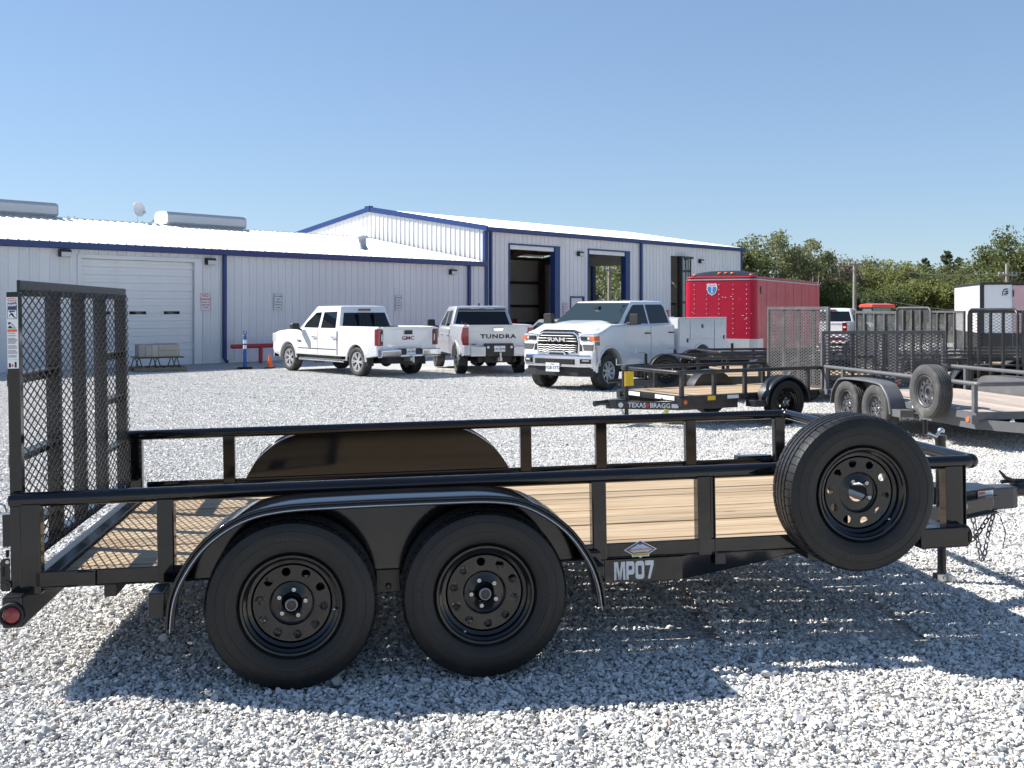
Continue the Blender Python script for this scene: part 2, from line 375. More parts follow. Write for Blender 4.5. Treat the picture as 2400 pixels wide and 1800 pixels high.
o = MB(); o.lathe([(.0045, -.016), (.0085, -.016), (.0105, -.012), (.0115, 0), (.0115, .006)], 6, 'y'); o.lathe([(.0005, -.009), (.0048, -.009), (.0048, -.016)], 8, 'y'); NUT_M = o.mesh('lug_nut', STEEL, smooth=40)
o = MB(); o.mi = 1; o.lathe([(.001, -.038), (.018, -.038), (.020, -.042)], 24, 'y'); o.mi = 0; o.lathe([(.020, -.042), (.0225, -.045), (.0255, -.042), (.0265, -.036)], 24, 'y'); o.mi = 1
o.lathe([(.0265, -.036), (.027, -.01), (.034, 0), (.043, .006), (.043, .03)], 24, 'y'); HUB_M = o.mesh('hub_cap', [DULL, RIM], smooth=35)
o = MB(); o.tube([(.186, RIMF-.012, 0), (.180, RIMF-.030, 0)], .0045, 8); o.ball((.178, RIMF-.036, 0), .0055, 5); VALVE_M = o.mesh('valve_stem', STEEL, smooth=40)
RUBT = mat('raised_tyre_lettering', (.016, .016, .017), .45)
def ring_text(s, r, size, y, a0):
    me_all = MB(); 
    for k, ch in enumerate(s):
        if ch == ' ': continue
        t = text('t', ch, size, RUBT, None, Matrix.Identity(4), .0012); a = a0-k*size*.78/r
        M = frame((r*math.cos(a), y, r*math.sin(a)), (math.sin(a), 0, -math.cos(a)), (math.cos(a), 0, math.sin(a)))
        b_ = len(me_all.v); me_all.v += [tuple(M @ v.co) for v in t.data.vertices]; me_all.f += [tuple(b_+i for i in q.vertices) for q in t.data.polygons]; me_all.m += [0]*len(t.data.polygons); bpy.data.objects.remove(t)
    return me_all
_l = MB()
for a0 in (2.1, 2.1+math.pi):
    q = ring_text('ST RADIAL', .283, .026, -.1128, a0); b_ = len(_l.v); _l.v += q.v; _l.f += [tuple(b_+i for i in f) for f in q.f]; _l.m += q.m
LETTER_M = _l.mesh('sidewall_lettering', RUBT, recalc=False)
def wheel(parent, name, loc, rz=0., spin=0., nuts=True, hub=True):
    w = link(name, RIM_M, parent); w.location = loc; w.rotation_euler = (0, spin, rz)
    link('tyre', TYRE_M, w); tag(link('sidewall_lettering', LETTER_M, w), kind='stuff')
    for k in range(5):
        if nuts is True or k in nuts:
            a = 2*math.pi*k/5+.3; n = link('lug_nut', NUT_M, w); n.location = (.0575*math.cos(a), RIMF+.006, .0575*math.sin(a))
    if hub: h = link('hub_cap', HUB_M, w); h.location = (0, RIMF+.006, 0)
    link('valve_stem', VALVE_M, w)
    return w
def smooth_path(pts, n=6):
    P = [Vector((*p, 0)) if len(p) == 2 else Vector(p) for p in pts]; out = []
    for i in range(len(P)-1):
        a, b, c, d = P[max(i-1, 0)], P[i], P[i+1], P[min(i+2, len(P)-1)]
        for k in range(n):
            t = k/n; out.append(.5*((2*b)+(c-a)*t+(2*a-5*b+4*c-d)*t*t+(3*b-3*c+d-a)*t**3))
    out.append(P[-1]); return out
def fender_sheet(o, out, y0, y1, sg, lip=.030):
    """sheet bent along an outline (x, z), inner edge y0, outer edge y1; sg = -1 near side"""
    k = len(out); P = [(y0, 0), (y1-sg*.030, 0), (y1-sg*.012, -.002), (y1-sg*.003, -.008), (y1, -.016), (y1, -lip)]
    vs = []; fs = []
    for i, p in enumerate(out):
        d = out[min(i+1, k-1)]-out[max(i-1, 0)]; n = Vector((-d.y, d.x, 0)).normalized()
        if n.y < 0 and abs(d.x) > abs(d.y): n = -n
        if abs(d.x) <= abs(d.y):
            cx = sum(q.x for q in out)/k
            if n.x*(p.x-cx) < 0: n = -n
        for (y, h) in P: vs.append((p.x+n.x*h, y, p.y+n.y*h))
        for (y, h) in P[::-1]: vs.append((p.x+n.x*(h-.003), y-sg*.003*(y != y0), p.y+n.y*(h-.003)))
    K = 2*len(P)
    for i in range(k-1):
        for j in range(K): fs.append((i*K+j, i*K+(j+1) % K, (i+1)*K+(j+1) % K, (i+1)*K+j))
    fs.append(tuple(range(K))); fs.append(tuple((k-1)*K+j for j in range(K))[::-1])
    o.add(vs, fs)
def diamond_mesh(o, xs, y0, y1, z0, z1, lw, sw, t=.006, dp=.004, raised=True):
    """expanded metal: strands of a diamond grid in the y-z plane at x = xs"""
    ny = max(1, round((y1-y0)/lw)); nz = max(1, round((z1-z0)/sw)); a = (y1-y0)/ny; b = (z1-z0)/nz
    for i in range(ny):
        for j in range(nz):
            yc, zc = y0+a*(i+.5), z0+b*(j+.5)
            for (p, q, s) in (((yc-a/2, zc), (yc, zc+b/2), 1), ((yc, zc+b/2), (yc+a/2, zc), 0), ((yc+a/2, zc), (yc, zc-b/2), 1), ((yc, zc-b/2), (yc-a/2, zc), 0)):
                xx = xs+(dp*.4 if s else -dp*.4) if raised else xs
                dy, dz = q[0]-p[0], q[1]-p[1]; l = math.hypot(dy, dz); ny_, nz_ = -dz/l*t/2, dy/l*t/2
                e = dp/2
                vs = []
                for (c, d) in (p, q):
                    vs += [(xx-e, c-ny_, d-nz_), (xx+e, c-ny_, d-nz_), (xx+e, c+ny_, d+nz_), (xx-e, c+ny_, d+nz_)]
                o.add(vs, [(0, 1, 5, 4), (1, 2, 6, 5), (2, 3, 7, 6), (3, 0, 4, 7)])

# ------------------------------------------------------------------ wood
def wood_mat(name, a, b, c):
    m = bpy.data.materials.new(name); m.use_nodes = True; t = m.node_tree; L = t.links; p = t.nodes['Principled BSDF']; p.inputs['Roughness'].default_value = .75; p.inputs['Specular IOR Level'].default_value = .3
    tc = t.nodes.new('ShaderNodeTexCoord'); oi = t.nodes.new('ShaderNodeObjectInfo'); mp = t.nodes.new('ShaderNodeMapping')
    mp.inputs['Scale'].default_value = (1.1, 26, 26); L.new(tc.outputs['Object'], mp.inputs['Vector'])
    cb = t.nodes.new('ShaderNodeCombineXYZ'); mu = t.nodes.new('ShaderNodeMath'); mu.operation = 'MULTIPLY'; mu.inputs[1].default_value = 37; L.new(oi.outputs['Random'], mu.inputs[0]); L.new(mu.outputs[0], cb.inputs[0]); L.new(mu.outputs[0], cb.inputs[1]); L.new(cb.outputs[0], mp.inputs['Location'])
    nz = t.nodes.new('ShaderNodeTexNoise'); nz.inputs['Scale'].default_value = 1; nz.inputs['Detail'].default_value = 7; nz.inputs['Roughness'].default_value = .6; nz.inputs['Distortion'].default_value = .8; L.new(mp.outputs[0], nz.inputs['Vector'])
    r = t.nodes.new('ShaderNodeValToRGB'); e = r.color_ramp.elements; e[0].position = .3; e[0].color = (*a, 1); e[1].position = .72; e[1].color = (*c, 1); q = e.new(.5); q.color = (*b, 1); L.new(nz.outputs['Fac'], r.inputs[0])
    kv = t.nodes.new('ShaderNodeTexVoronoi'); kv.inputs['Scale'].default_value = 1; km = t.nodes.new('ShaderNodeMapping'); km.inputs['Scale'].default_value = (1.7, 6.5, 1); L.new(tc.outputs['Object'], km.inputs['Vector']); L.new(cb.outputs[0], km.inputs['Location']); L.new(km.outputs[0], kv.inputs['Vector'])
    kr = t.nodes.new('ShaderNodeMapRange'); kr.inputs['From Min'].default_value = .05; kr.inputs['From Max'].default_value = .10; kr.inputs['To Min'].default_value = .75; kr.inputs['To Max'].default_value = 0; L.new(kv.outputs['Distance'], kr.inputs['Value'])
    kx = t.nodes.new('ShaderNodeMix'); kx.data_type = 'RGBA'; kx.inputs['B'].default_value = (.13, .075, .04, 1); L.new(kr.outputs[0], kx.inputs['Factor']); L.new(r.outputs[0], kx.inputs['A'])
    h = t.nodes.new('ShaderNodeHueSaturation'); mr = t.nodes.new('ShaderNodeMapRange'); mr.inputs['To Min'].default_value = .84; mr.inputs['To Max'].default_value = 1.12; L.new(oi.outputs['Random'], mr.inputs['Value']); L.new(mr.outputs[0], h.inputs['Value']); L.new(kx.outputs['Result'], h.inputs['Color'])
    L.new(h.outputs[0], p.inputs['Base Color'])
    bp = t.nodes.new('ShaderNodeBump'); bp.inputs['Strength'].default_value = .25; bp.inputs['Distance'].default_value = .004; L.new(nz.outputs['Fac'], bp.inputs['Height']); L.new(bp.outputs[0], p.inputs['Normal'])
    return m
PINE = wood_mat('treated_pine', (.235, .155, .09), (.40, .295, .185), (.50, .395, .27))
GREYWOOD = wood_mat('weathered_plank', (.26, .205, .165), (.44, .37, .315), (.54, .47, .41))

# ------------------------------------------------------------------ the black tandem trailer in front
T = empty('utility_trailer', (-.7098, 5.8105, 0), label='long black tandem axle utility trailer with pine deck and raised mesh ramp in the foreground', cat='trailer', group='utility trailers')
T.rotation_euler = (0, -.017, .1419)
ZR, YN = .802, 1.14
# top rails, front rail with corner elbows
o = MB()
def rail_path():
    r = .06; p = [(-1.586, -YN, ZR)]
    for a in range(0, 91, 15): p.append((2.838-r+r*math.sin(R(a)), -YN+r-r*math.cos(R(a)), ZR))
    for a in range(0, 91, 15): p.append((2.838-r+r*math.cos(R(a)), YN-r+r*math.sin(R(a)), ZR))
    p.append((-1.586, YN, ZR)); return p
o.tube(rail_path(), .0315, 18)
for s in (-1, 1): o.ball((-1.586, s*YN, ZR), .0312, 8, (.55, 1, 1))
o.ball((2.838-.012, -YN+.012, ZR), .036, 10)
o.build('top_rail', BLACK, T, smooth=50)
# posts
for s, xl in ((-1, ((-.952, .072), (.965, .068), (1.475, .085), (2.136, .07), (2.722, .105))), (1, ((-1.545, .075), (-.966, .075), (.983, .075), (1.503, .075), (2.136, .075), (2.778, .075)))):
    for x, w in xl:
        p = MB(); y = s*YN
        if s < 0 and w > .08: p.box((x-w/2, y-.032, .42), (x+w/2-.022, y+.03, ZR-.015)); p.box((x+w/2-.022, y-.022, .421), (x+w/2, y+.05, ZR-.015)); p.box((x+w/2-.006, y-.034, .4205), (x+w/2, y-.022, ZR-.015))
        else: p.box((x-w/2, y-.032, .42), (x+w/2, y+.030, ZR-.015))
        p.build('rail_post', BLACK, T, bevel=.006)
p = MB(); p.box((-1.545, -YN-.03, .40), (-1.465, -YN+.03, ZR-.015)); p.box((-1.59, -YN-.022, .40), (-1.546, -YN+.03, ZR-.02)); p.build('rail_post', BLACK, T, bevel=.005)
p = MB(); p.box((-1.60, YN-.03, .40), (-1.583, YN+.03, ZR-.02)); p.build('rail_post', BLACK, T, bevel=.004)
# side frame angles, front and rear channels, cross members
for s in (-1, 1):
    p = MB(); y = s*1.14
    p.box((-1.49, s*1.158, .432), (2.76, s*1.170, .497)); p.box((-1.49, s*1.10, .424), (2.76, s*1.168, .4325)); p.build('side_frame', BLACK, T, bevel=.004)
for x0, x1, z0, z1 in ((-1.49, -1.425, .40, .470), (2.70, 2.765, .40, .470)):
    p = MB(); p.box((x0, -1.105, z0), (x1, 1.105, z1)); p.build('end_channel', BLACKS, T, bevel=.005)
for k in range(9):
    x = -1.2+k*.46; p = MB(); p.box((x-.025, -1.105, .36), (x+.025, 1.105, .435)); p.build('cross_member', BLACKS, T)
for x in (-1.315,):
    p = MB(); p.box((x, -1.19, .433), (x+.075, -1.171, .495)); p.build('stake_pocket', BLACK, T, bevel=.004)
p = MB(); p.box((.90, -1.21, .405), (.96, -1.171, .47)); p.build('fender_bracket', BLACK, T, bevel=.006)
# deck planks with gaps
NP = 12; pw = 2.196/NP
pm = MB(); pm.box((-1.42, -pw/2+.0065, .436), (2.695, pw/2-.0065, .453)); PL = pm.mesh('deck_plank', PINE)
for k in range(NP):
    q = link('deck_plank', PL, T, bevel=.002, seg=1); q.location = (0, -1.098+pw*(k+.5)+rng.uniform(-.0035, .0035), rng.uniform(-.0015, .0015)); q.rotation_euler = (0, 0, rng.uniform(-.0008, .0008))
# fenders
FO = smooth_path([(-.908, .30), (-.893, .42), (-.845, .535), (-.752, .655), (-.61, .745), (-.45, .782), (-.20, .790), (.20, .790), (.46, .784), (.615, .747), (.765, .645), (.862, .515), (.908, .40), (.925, .29)], 5)
for s in (-1, 1):
    p = MB(); fender_sheet(p, FO, s*1.172, s*1.435, s); fd = p.build('fender', BLACK, T, smooth=40)
    p = MB(); p.tube([(q.x, s*1.434, q.y-.004) for q in FO], .0065, 8); p.build('fender_bead', BLACK, fd, smooth=60)
    p = MB(); p.tube([(q.x*.985, s*1.4365, q.y*.985-.012) for q in FO], .0022, 6); p.build('lip_line', mat('pale_lip_line', (.50, .54, .62), .35), fd, smooth=60)  # thin pale blue-grey line run along the fender lip
    p = MB(); pts = [(q.x, q.y-.002) for q in FO if q.y > .44]; p.prism(pts, s*1.174, s*1.180); p.build('fender_skirt', BLACK, T)
    for x, z in ((-.945, .34), (.94, .33)):
        p = MB()
        if x < 0: p.box((x-.035, s*1.26, z), (x+.028, s*1.415, z+.105))
        else: p.box((x-.02, s*1.19, z+.05), (x+.015, s*1.30, z+.10))
        p.build('fender_step', BLACKS, T, bevel=.006)
# axles, springs, hanger
for x in (-.408, .408):
    p = MB(); p.cyl((x, -1.16, .345), (x, 1.16, .345), .038); p.build('axle', BLACKS, T, smooth=40)
    for s in (-1, 1):
        p = MB()
        for k in range(4): p.tube([(x-.36+k*.05, s*1.08, .40-k*.006), (x, s*1.08, .318+k*.012), (x+.36-k*.05, s*1.08, .40-k*.006)], .011, 6)
        p.build('leaf_spring', BLACKS, T)
for s in (-1, 1):
    p = MB(); p.box((-.055, s*1.15-.03, .33), (.055, s*1.15+.03, .435)); p.cyl((0, s*1.15-.045, .36), (0, s*1.15+.045, .36), .014, n=8); p.build('spring_hanger', BLACKS, T, bevel=.005)
    for x, sp in ((-.408, .15), (.408, 2.1)):
        wheel(T, 'wheel', (x, s*1.31, .359), 0 if s < 0 else math.pi, sp)
# spare wheel on its mount
wheel(T, 'spare_wheel', (2.145, -1.275, .712), 0, .75, nuts=(0, 1, 2), hub=False)
p = MB(); p.box((2.06, -1.20, .70), (2.16, -1.185, .80)); p.box((2.11, -1.19, .735), (2.18, -1.14, .785)); p.build('spare_mount', BLACK, T, bevel=.004)
# rear light beam
p = MB(); p.box((-1.597, -1.255, .288), (-1.515, 1.255, .42)); p.build('rear_beam', BLACKS, T, bevel=.008)
for s in (-1, 1):
    q = MB(); q.lathe([(.001, -.012), (.030, -.010), (.036, -.004), (.036, .004)], 24, 'y')
    lm = q.build('marker_lamp', REDLENS, T, smooth=50); lm.location = (-1.556, s*1.258, .345); lm.rotation_euler = (0, 0, 0 if s < 0 else math.pi)
    q = MB(); q.lathe([(.036, -.006), (.042, -.014), (.050, -.013), (.053, -.004), (.053, .004)], 24, 'y'); g = q.build('lamp_grommet', RUBBER, lm, smooth=50)
# front lamp bracket
for s in (-1, 1):
    p = MB(); p.box((2.49, s*1.172, .416), (2.735, s*1.255, .512)); p.build('lamp_bracket', BLACK, T, bevel=.006)
    q = MB(); q.lathe([(.001, .016), (.030, .015), (.037, .008), (.037, -.004)], 24, 'x'); lm = q.build('marker_lamp', AMBER, T, smooth=50); lm.location = (2.739, s*1.212, .464)
    q = MB(); q.lathe([(.037, .010), (.044, .012), (.049, .006), (.049, -.006)], 24, 'x'); q.build('lamp_grommet', RUBBER, lm, smooth=50)
# wrap tongue: two channels bending in to the coupler
for s in (-1, 1):
    A, B, C_ = (.985, s*1.176), (1.352, s*1.176), (3.60, s*.085)
    p = MB(); t = .012
    for z0, z1, w in ((.318, .4225, t), ):
        o_ = [Vector((*A, 0)), Vector((*B, 0)), Vector((*C_, 0))]
        d = (o_[2]-o_[1]).normalized(); nn = Vector((-d.y, d.x, 0))*(-s)
        i0, i1, i2 = o_[0]+Vector((0, -s*t, 0)), o_[1]+Vector((0, -s*t, 0))+Vector((-.003, 0, 0)), o_[2]-nn*t*(-1 if False else 1)
        for a, b, c, e in ((o_[0], o_[1], i1, i0), (o_[1], o_[2], i2, i1)):
            p.prism([(a.x, a.y), (b.x, b.y), (c.x, c.y), (e.x, e.y)], z0, z1, 'xy')
            for zz in ((z0, z0+.009), (z1-.009, z1)):
                f1, f2 = a+(e-a).normalized()*.048, b+(c-b).normalized()*.048
                p.prism([(e.x, e.y), (c.x, c.y), (f2.x, f2.y), (f1.x, f1.y)], zz[0]+.0005, zz[1]-.0005, 'xy')
    p.build('tongue_channel', BLACK if s < 0 else BLACKS, T)
TD = Vector((3.60-1.352, 1.176-.085, 0)).normalized()
# coupler
p = MB(); p.prism([(3.40, -.135), (3.62, -.075), (3.76, -.06), (3.80, -.045), (3.80, .045), (3.76, .06), (3.62, .075), (3.40, .135)], .325, .455, 'xy'); p.build('coupler_block', mat('coupler_grey', (.05, .05, .053), .35), T, bevel=.008)
p = MB(); p.prism([(3.30, -.20), (3.62, -.085), (3.62, .085), (3.30, .20)], .4555, .463, 'xy'); p.build('coupler_plate', BLACKS, T, bevel=.002)
p = MB(); p.tube([(3.80, 0, .43), (3.86, 0, .43), (3.87, 0, .43), (3.96, 0, .43), (4.05, 0, .42), (4.10, 0, .415)], [.045, .045, .036, .036, .045, .03], 16); p.build('coupler_socket', BLACKS, T, smooth=40)
p = MB(); p.tube([(3.72, 0, .478), (3.80, 0, .482), (3.92, 0, .478)], .012, 8); p.tube([(3.80, -.01, .482), (3.74, -.012, .505), (3.70, -.013, .55)], [.010, .012, .006], 8); p.build('coupler_latch', BLACKS, T, smooth=40)
# jack
p = MB(); p.cyl((3.33, 0, .30), (3.33, 0, .762), .031, n=20); p.cyl((3.33, 0, .745), (3.33, 0, .775), .035, n=20); J = p.build('jack', BLACKS, T, smooth=40)
p = MB(); p.cyl((3.325, 0, -.098), (3.33, 0, .31), .0255, n=18); p.build('drop_leg', BLACKS, J, smooth=40)
p = MB(); p.box((3.235, -.075, -.115), (3.415, .075, -.107)); p.box((3.28, -.030, -.107), (3.37, -.024, -.055)); p.box((3.28, .024, -.107), (3.37, .030, -.055)); p.prism([(3.345, -.075), (3.375, -.065), (3.375, .065), (3.345, .075)], -.107, -.06, 'xy'); p.cyl((3.325, -.04, -.078), (3.325, .04, -.078), .008, n=8); p.build('jack_foot', STEEL, J, bevel=.002)
p = MB(); p.tube([(3.345, -.01, .80), (3.335, -.02, .812), (3.30, -.045, .802), (3.26, -.07, .775), (3.20, -.10, .80), (3.16, -.12, .805)], .0085, 8); p.ball((3.335, 0, .80), .022, 6, (1, 1, .9)); p.build('crank_handle', STEEL, J, smooth=50)
p = MB(); p.cyl((3.165, -.12, .80), (3.165, -.12, .885), .0135, n=12); p.build('crank_grip', RUBBER, J, smooth=40)
# safety chains hanging under the coupler
def chain(pts, link_l, r, name, parent, m):
    P = smooth_path(pts, 12); o = MB(); acc = 0; out = [P[0]]
    for a, b in zip(P, P[1:]):
        if (b-out[-1]).length >= link_l*.78: out.append(b)
    for i in range(len(out)-1):
        a, b = out[i], out[i+1]; d = (b-a).normalized(); c = (a+b)/2
        sdv = d.cross(Vector((0, 1, .3))).normalized() if i % 2 else d.cross(Vector((1, .2, 0))).normalized()
        lp = []
        for k in range(11):
            t = 2*math.pi*k/10; lp.append(c+d*math.cos(t)*link_l*.5+sdv*math.sin(t)*link_l*.30)
        o.tube(lp, r, 5, caps=False)
    return o.build(name, m, parent, smooth=60)
chain([(3.44, -.13, .345), (3.45, -.15, .25), (3.47, -.16, .12), (3.50, -.15, .03), (3.52, -.14, .10), (3.56, -.12, .22), (3.62, -.09, .33)], .042, .0045, 'safety_chain', T, mat('dark_chain_steel', (.16, .16, .165), .45, .7))
chain([(3.46, .12, .34), (3.50, .10, .18), (3.55, .05, .12), (3.60, .0, .22), (3.66, -.02, .33)], .042, .0045, 'safety_chain', T, BLACKS)
for pth, rad in (([(3.60, -.08, .33), (3.63, -.12, .30), (3.66, -.13, .20), (3.645, -.12, .10)], .003), ([(3.63, -.08, .33), (3.72, -.10, .30), (3.76, -.10, .22)], .002), ([(3.25, -.25, .44), (3.28, -.22, .49), (3.34, -.16, .49), (3.40, -.12, .465)], .008), ([(3.22, -.24, .45), (3.28, -.19, .52), (3.36, -.13, .50)], .008)):
    p = MB(); p.tube(pth, rad, 6); p.build('wire', RUBBER, T, smooth=60)
p = MB(); p.cyl((3.30, -.262, .40), (3.30, -.278, .392), .03, n=16); p.build('safety_switch', STEEL, T, smooth=40)
# ramp gate
GX = -1.556
p = MB(); p.box((-1.602, -1.118, .45), (-1.552, -1.068, 1.690)); p.build('gate_upright', BLACK, T, bevel=.004)
for y in (-.505, -.05, .415, .93):
    q = MB(); q.box((-1.622, y, .50), (GX-.004, y+.05, 1.70)); q.build('gate_upright', BLACKS, T, bevel=.003)
p = MB(); p.box((-1.575, -1.066, 1.672), (GX-.004, .98, 1.742)); p.build('gate_top_lip', BLACKS, T, bevel=.003)
p = MB(); p.box((-1.615, -1.066, .495), (GX-.004, .98, .535)); p.build('gate_bottom', BLACK, T, bevel=.003)
for y0, y1, zs in ((-1.068, -.505, (1.335, .985, .655)), (.465, .93, (1.36, 1.09, .80))):
    for z in zs:
        q = MB(); q.box((-1.62, y0, z-.006), (GX-.006, y1, z)); q.box((-1.62, y0, z-.052), (-1.612, y1, z-.006)); q.build('gate_brace', BLACKS, T)
p = MB(); diamond_mesh(p, GX+.004, -1.066, .985, .51, 1.70, .092, .0435, .0042, .004); tag(p.build('expanded_metal', BLACKS, T, recalc=False), kind='stuff')
p = MB(); p.prism([(-1.632, .43), (-1.632, .545), (-1.622, .558), (-1.592, .558), (-1.592, .42), (-1.625, .42)], -1.165, -1.155); p.build('hinge_plate', BLACK, T, bevel=.003)
p = MB(); p.cyl((-1.606, -1.172, .447), (-1.606, -1.15, .447), .020, n=20); p.cyl((-1.606, -1.176, .447), (-1.606, -1.17, .447), .009, n=6); p.build('hinge_pin', BLACKS, T, smooth=40)
p = MB(); p.box((-1.620, -1.169, .485), (-1.613, -1.164, .525)); p.build('hinge_slot', DARK, T)
p = MB(); p.cyl((-1.60, -1.17, .545), (-1.60, -1.155, .545), .008, n=6); p.build('hinge_bolt', STEEL, T, smooth=30)
p = MB(); p.box((-1.634, -1.12, .60), (-1.592, -1.08, .74)); p.box((-1.63, -1.10, .55), (-1.618, -1.08, .58)); p.build('spring_tube', BLACKS, T, bevel=.004)
p = MB(); p.tube([(-1.64, -1.13, .745), (-1.642, -1.15, .775), (-1.630, -1.16, .792), (-1.612, -1.16, .785), (-1.606, -1.15, .755)], .005, 7); p.tube([(-1.66, -1.14, .748), (-1.59, -1.14, .748)], .007, 8); p.build('gate_latch', STEEL, T, smooth=50)
# diagonal deck-side gusset between gate and far post
for z in (.60, .77):
    p = MB(); p.box((-1.60, .985, z-.035), (-1.57, 1.115, z+.0)); p.build('gate_lug', BLACKS, T, bevel=.003)

# decals
NAVY = mat('navy_print', (.03, .045, .16), .45); REDP = mat('red_print', (.55, .03, .03), .45); ORANGEP = mat('orange_print', (.80, .15, .03), .45)
YELLP = mat('yellow_green_print', (.62, .60, .06), .45); INK = mat('black_print', (.012, .012, .014), .5); GREYINK = mat('grey_print', (.18, .18, .19), .5); SKYP = mat('pale_blue_print', (.42, .55, .66), .45)
SILVERP = mat('silver_print', (.66, .68, .71), .4)
D = MB(); y = -1.1715
def flat(o, pts, yy): o.poly([(x, yy, z) for x, z in pts])
st = MB(); X0, X1 = -1.600, -1.554; yy = -1.1195
st.mi = 0; flat(st, [(X0, 1.362), (X1, 1.362), (X1, 1.668), (X0, 1.668)], yy)
def q4(o, mi, x0, z0, x1, z1, d): o.mi = mi; flat(o, [(x0, z0), (x1, z0), (x1, z1), (x0, z1)], yy-d)
q4(st, 2, X0+.004, 1.652, X1-.004, 1.664, .0006); q4(st, 1, X0+.004, 1.615, X1-.004, 1.650, .0006)
q4(st, 4, X0+.003, 1.574, X1-.004, 1.6145, .0004); q4(st, 0, X0+.005, 1.576, X1-.006, 1.612, .0007)
q4(st, 1, X0+.010, 1.604, X1-.012, 1.610, .001)
st.mi = 4; flat(st, [(X0+.009, 1.584), (X0+.014, 1.596), (X0+.022, 1.601), (X0+.028, 1.594), (X0+.030, 1.586), (X0+.038, 1.579), (X0+.036, 1.577), (X0+.025, 1.583), (X0+.020, 1.592), (X0+.015, 1.590), (X0+.011, 1.583)], yy-.001)
q4(st, 4, X0+.014, 1.600, X0+.018, 1.604, .001)
q4(st, 4, X0+.006, 1.534, X1-.008, 1.537, .0008); st.mi = 4; flat(st, arc((X0+.013, 1.537), .008, 0, 180, 8), yy-.0008); flat(st, [(X0+.004, 1.558), (X0+.012, 1.563), (X0+.014, 1.555), (X0+.008, 1.548)], yy-.0008); flat(st, [(X0+.014, 1.560), (X0+.033, 1.541), (X0+.031, 1.540), (X0+.013, 1.557)], yy-.0008)
q4(st, 3, X0+.002, 1.519, X1-.005, 1.530, .0006)
z = 1.512; rr = random.Random(4)
while z > 1.404:
    q4(st, 5, X0+.003, z, X0+.003+rr.uniform(.028, .040), z+.0026, .0006); z -= .0052 if rr.random() > .2 else .011
q4(st, 5, X0+.003, 1.399, X1-.004, 1.400, .0006); q4(st, 4, X0+.005, 1.367, X0+.014, 1.385, .0006); q4(st, 2, X0+.017, 1.370, X0+.024, 1.380, .0006); q4(st, 4, X0+.029, 1.366, X0+.037, 1.390, .0006)
SW = st.build('warning_decal', [WHITEP, NAVY, REDP, ORANGEP, INK, GREYINK], T, recalc=False)
Mx = lambda x, z, d: frame((x, yy-d, z), (1, 0, 0), (0, 0, 1))
text('decal_text', 'DANGER', .0105, WHITEP, SW, Mx((X0+X1)/2, 1.658, .001), .0004, .0004); text('decal_text', 'HEAVY\nRAMP', .0135, WHITEP, SW, Mx((X0+X1)/2, 1.640, .001), .0004, .0006)
# number on the tongue channel, drawn as block letters
nb = MB(); yy = -1.1775; hh = .083; z0 = .329
def poly2(pts, x0, sx=1.): nb.poly([(x0+a*sx, yy, z0+b*hh) for a, b in pts])
x = 1.028
poly2([(0, 0), (.010, 0), (.010, .72), (0, .72)], x); nb.v = []; nb.f = []; nb.m = []
poly2([(0, 0), (.0075, 0), (.0085, .74), (.0, 1)], x); poly2([(.0, 1), (.0085, .74), (.0155, 0), (.0235, 0), (.0195, .38), (.0135, 1)], x)
poly2([(.0155, 0), (.0235, 0), (.0195, .38)], x); poly2([(.0235, 0), (.0305, .74), (.039, 1), (.0255, 1), (.0195, .38)], x); poly2([(.0305, .74), (.0315, 0), (.039, 0), (.039, 1)], x)
x += .0425
poly2([(0, 0), (.0085, 0), (.0085, .27), (.0085, .53), (.0085, .76), (0, 1)], x); poly2([(0, 1), (.0085, .76), (.0185, .76), (.0235, 1)], x); poly2([(.0235, 1), (.0185, .76), (.0205, .72), (.0205, .56), (.029, .36), (.029, .9)], x); poly2([(.029, .36), (.0205, .56), (.0185, .53), (.0085, .53), (.0085, .27), (.0235, .27)], x)
x += .0325
ou = [(.0, .1), (.0, .9), (.006, 1), (.025, 1), (.031, .9), (.031, .1), (.025, 0), (.006, 0)]; iu = [(.009, .29), (.009, .71), (.011, .75), (.020, .75), (.022, .71), (.022, .29), (.020, .25), (.011, .25)]
for k in range(8): poly2([ou[k], ou[(k+1) % 8], iu[(k+1) % 8], iu[k]], x)
x += .0345
poly2([(0, .74), (.019, .74), (.030, .80), (.030, 1), (0, 1)], x); poly2([(.019, .74), (.008, 0), (.0175, 0), (.030, .80)], x)
for i in range(len(nb.v)): a = nb.v[i]; nb.v[i] = (1.028+(a[0]-1.028)*1.34, a[1], a[2])
NM = nb.build('trailer_number', SILVERP, T, recalc=False)
# dealer's diamond decal on the side frame
dm = MB(); cx_, cz_ = 1.155, .461; yy = -1.1715
def dpoly(mi, pts, d): dm.mi = mi; dm.poly([(cx_+a, yy-d, cz_+b) for a, b in pts])
dpoly(0, [(-.078, .002), (0, .045), (.078, .002), (.042, -.018), (.040, -.031), (.012, -.030), (0, -.037), (-.012, -.030), (-.040, -.031), (-.042, -.018)], .0003)
dpoly(1, [(-.071, .002), (0, .041), (.071, .002), (.036, -.017), (-.036, -.017)], .0007); dpoly(2, [(-.058, .002), (0, .032), (.058, .002), (.034, -.012), (-.034, -.012)], .0011)
dpoly(3, [(-.056, .001), (-.05, .007), (-.035, .004), (-.01, .006), (0, .009), (.01, .005), (.05, .008), (.05, .002), (.0, .0), (-.05, -.002)], .0015); dpoly(4, [(-.040, -.016), (.040, -.014), (.039, -.027), (-.038, -.028)], .0011)
dpoly(1, [(-.006, .024), (.004, .024), (.006, .034), (0, .037), (-.007, .033)], .0015); dpoly(5, [(-.03, -.010), (.03, -.008), (.03, -.0125), (-.03, -.0135)], .0019)
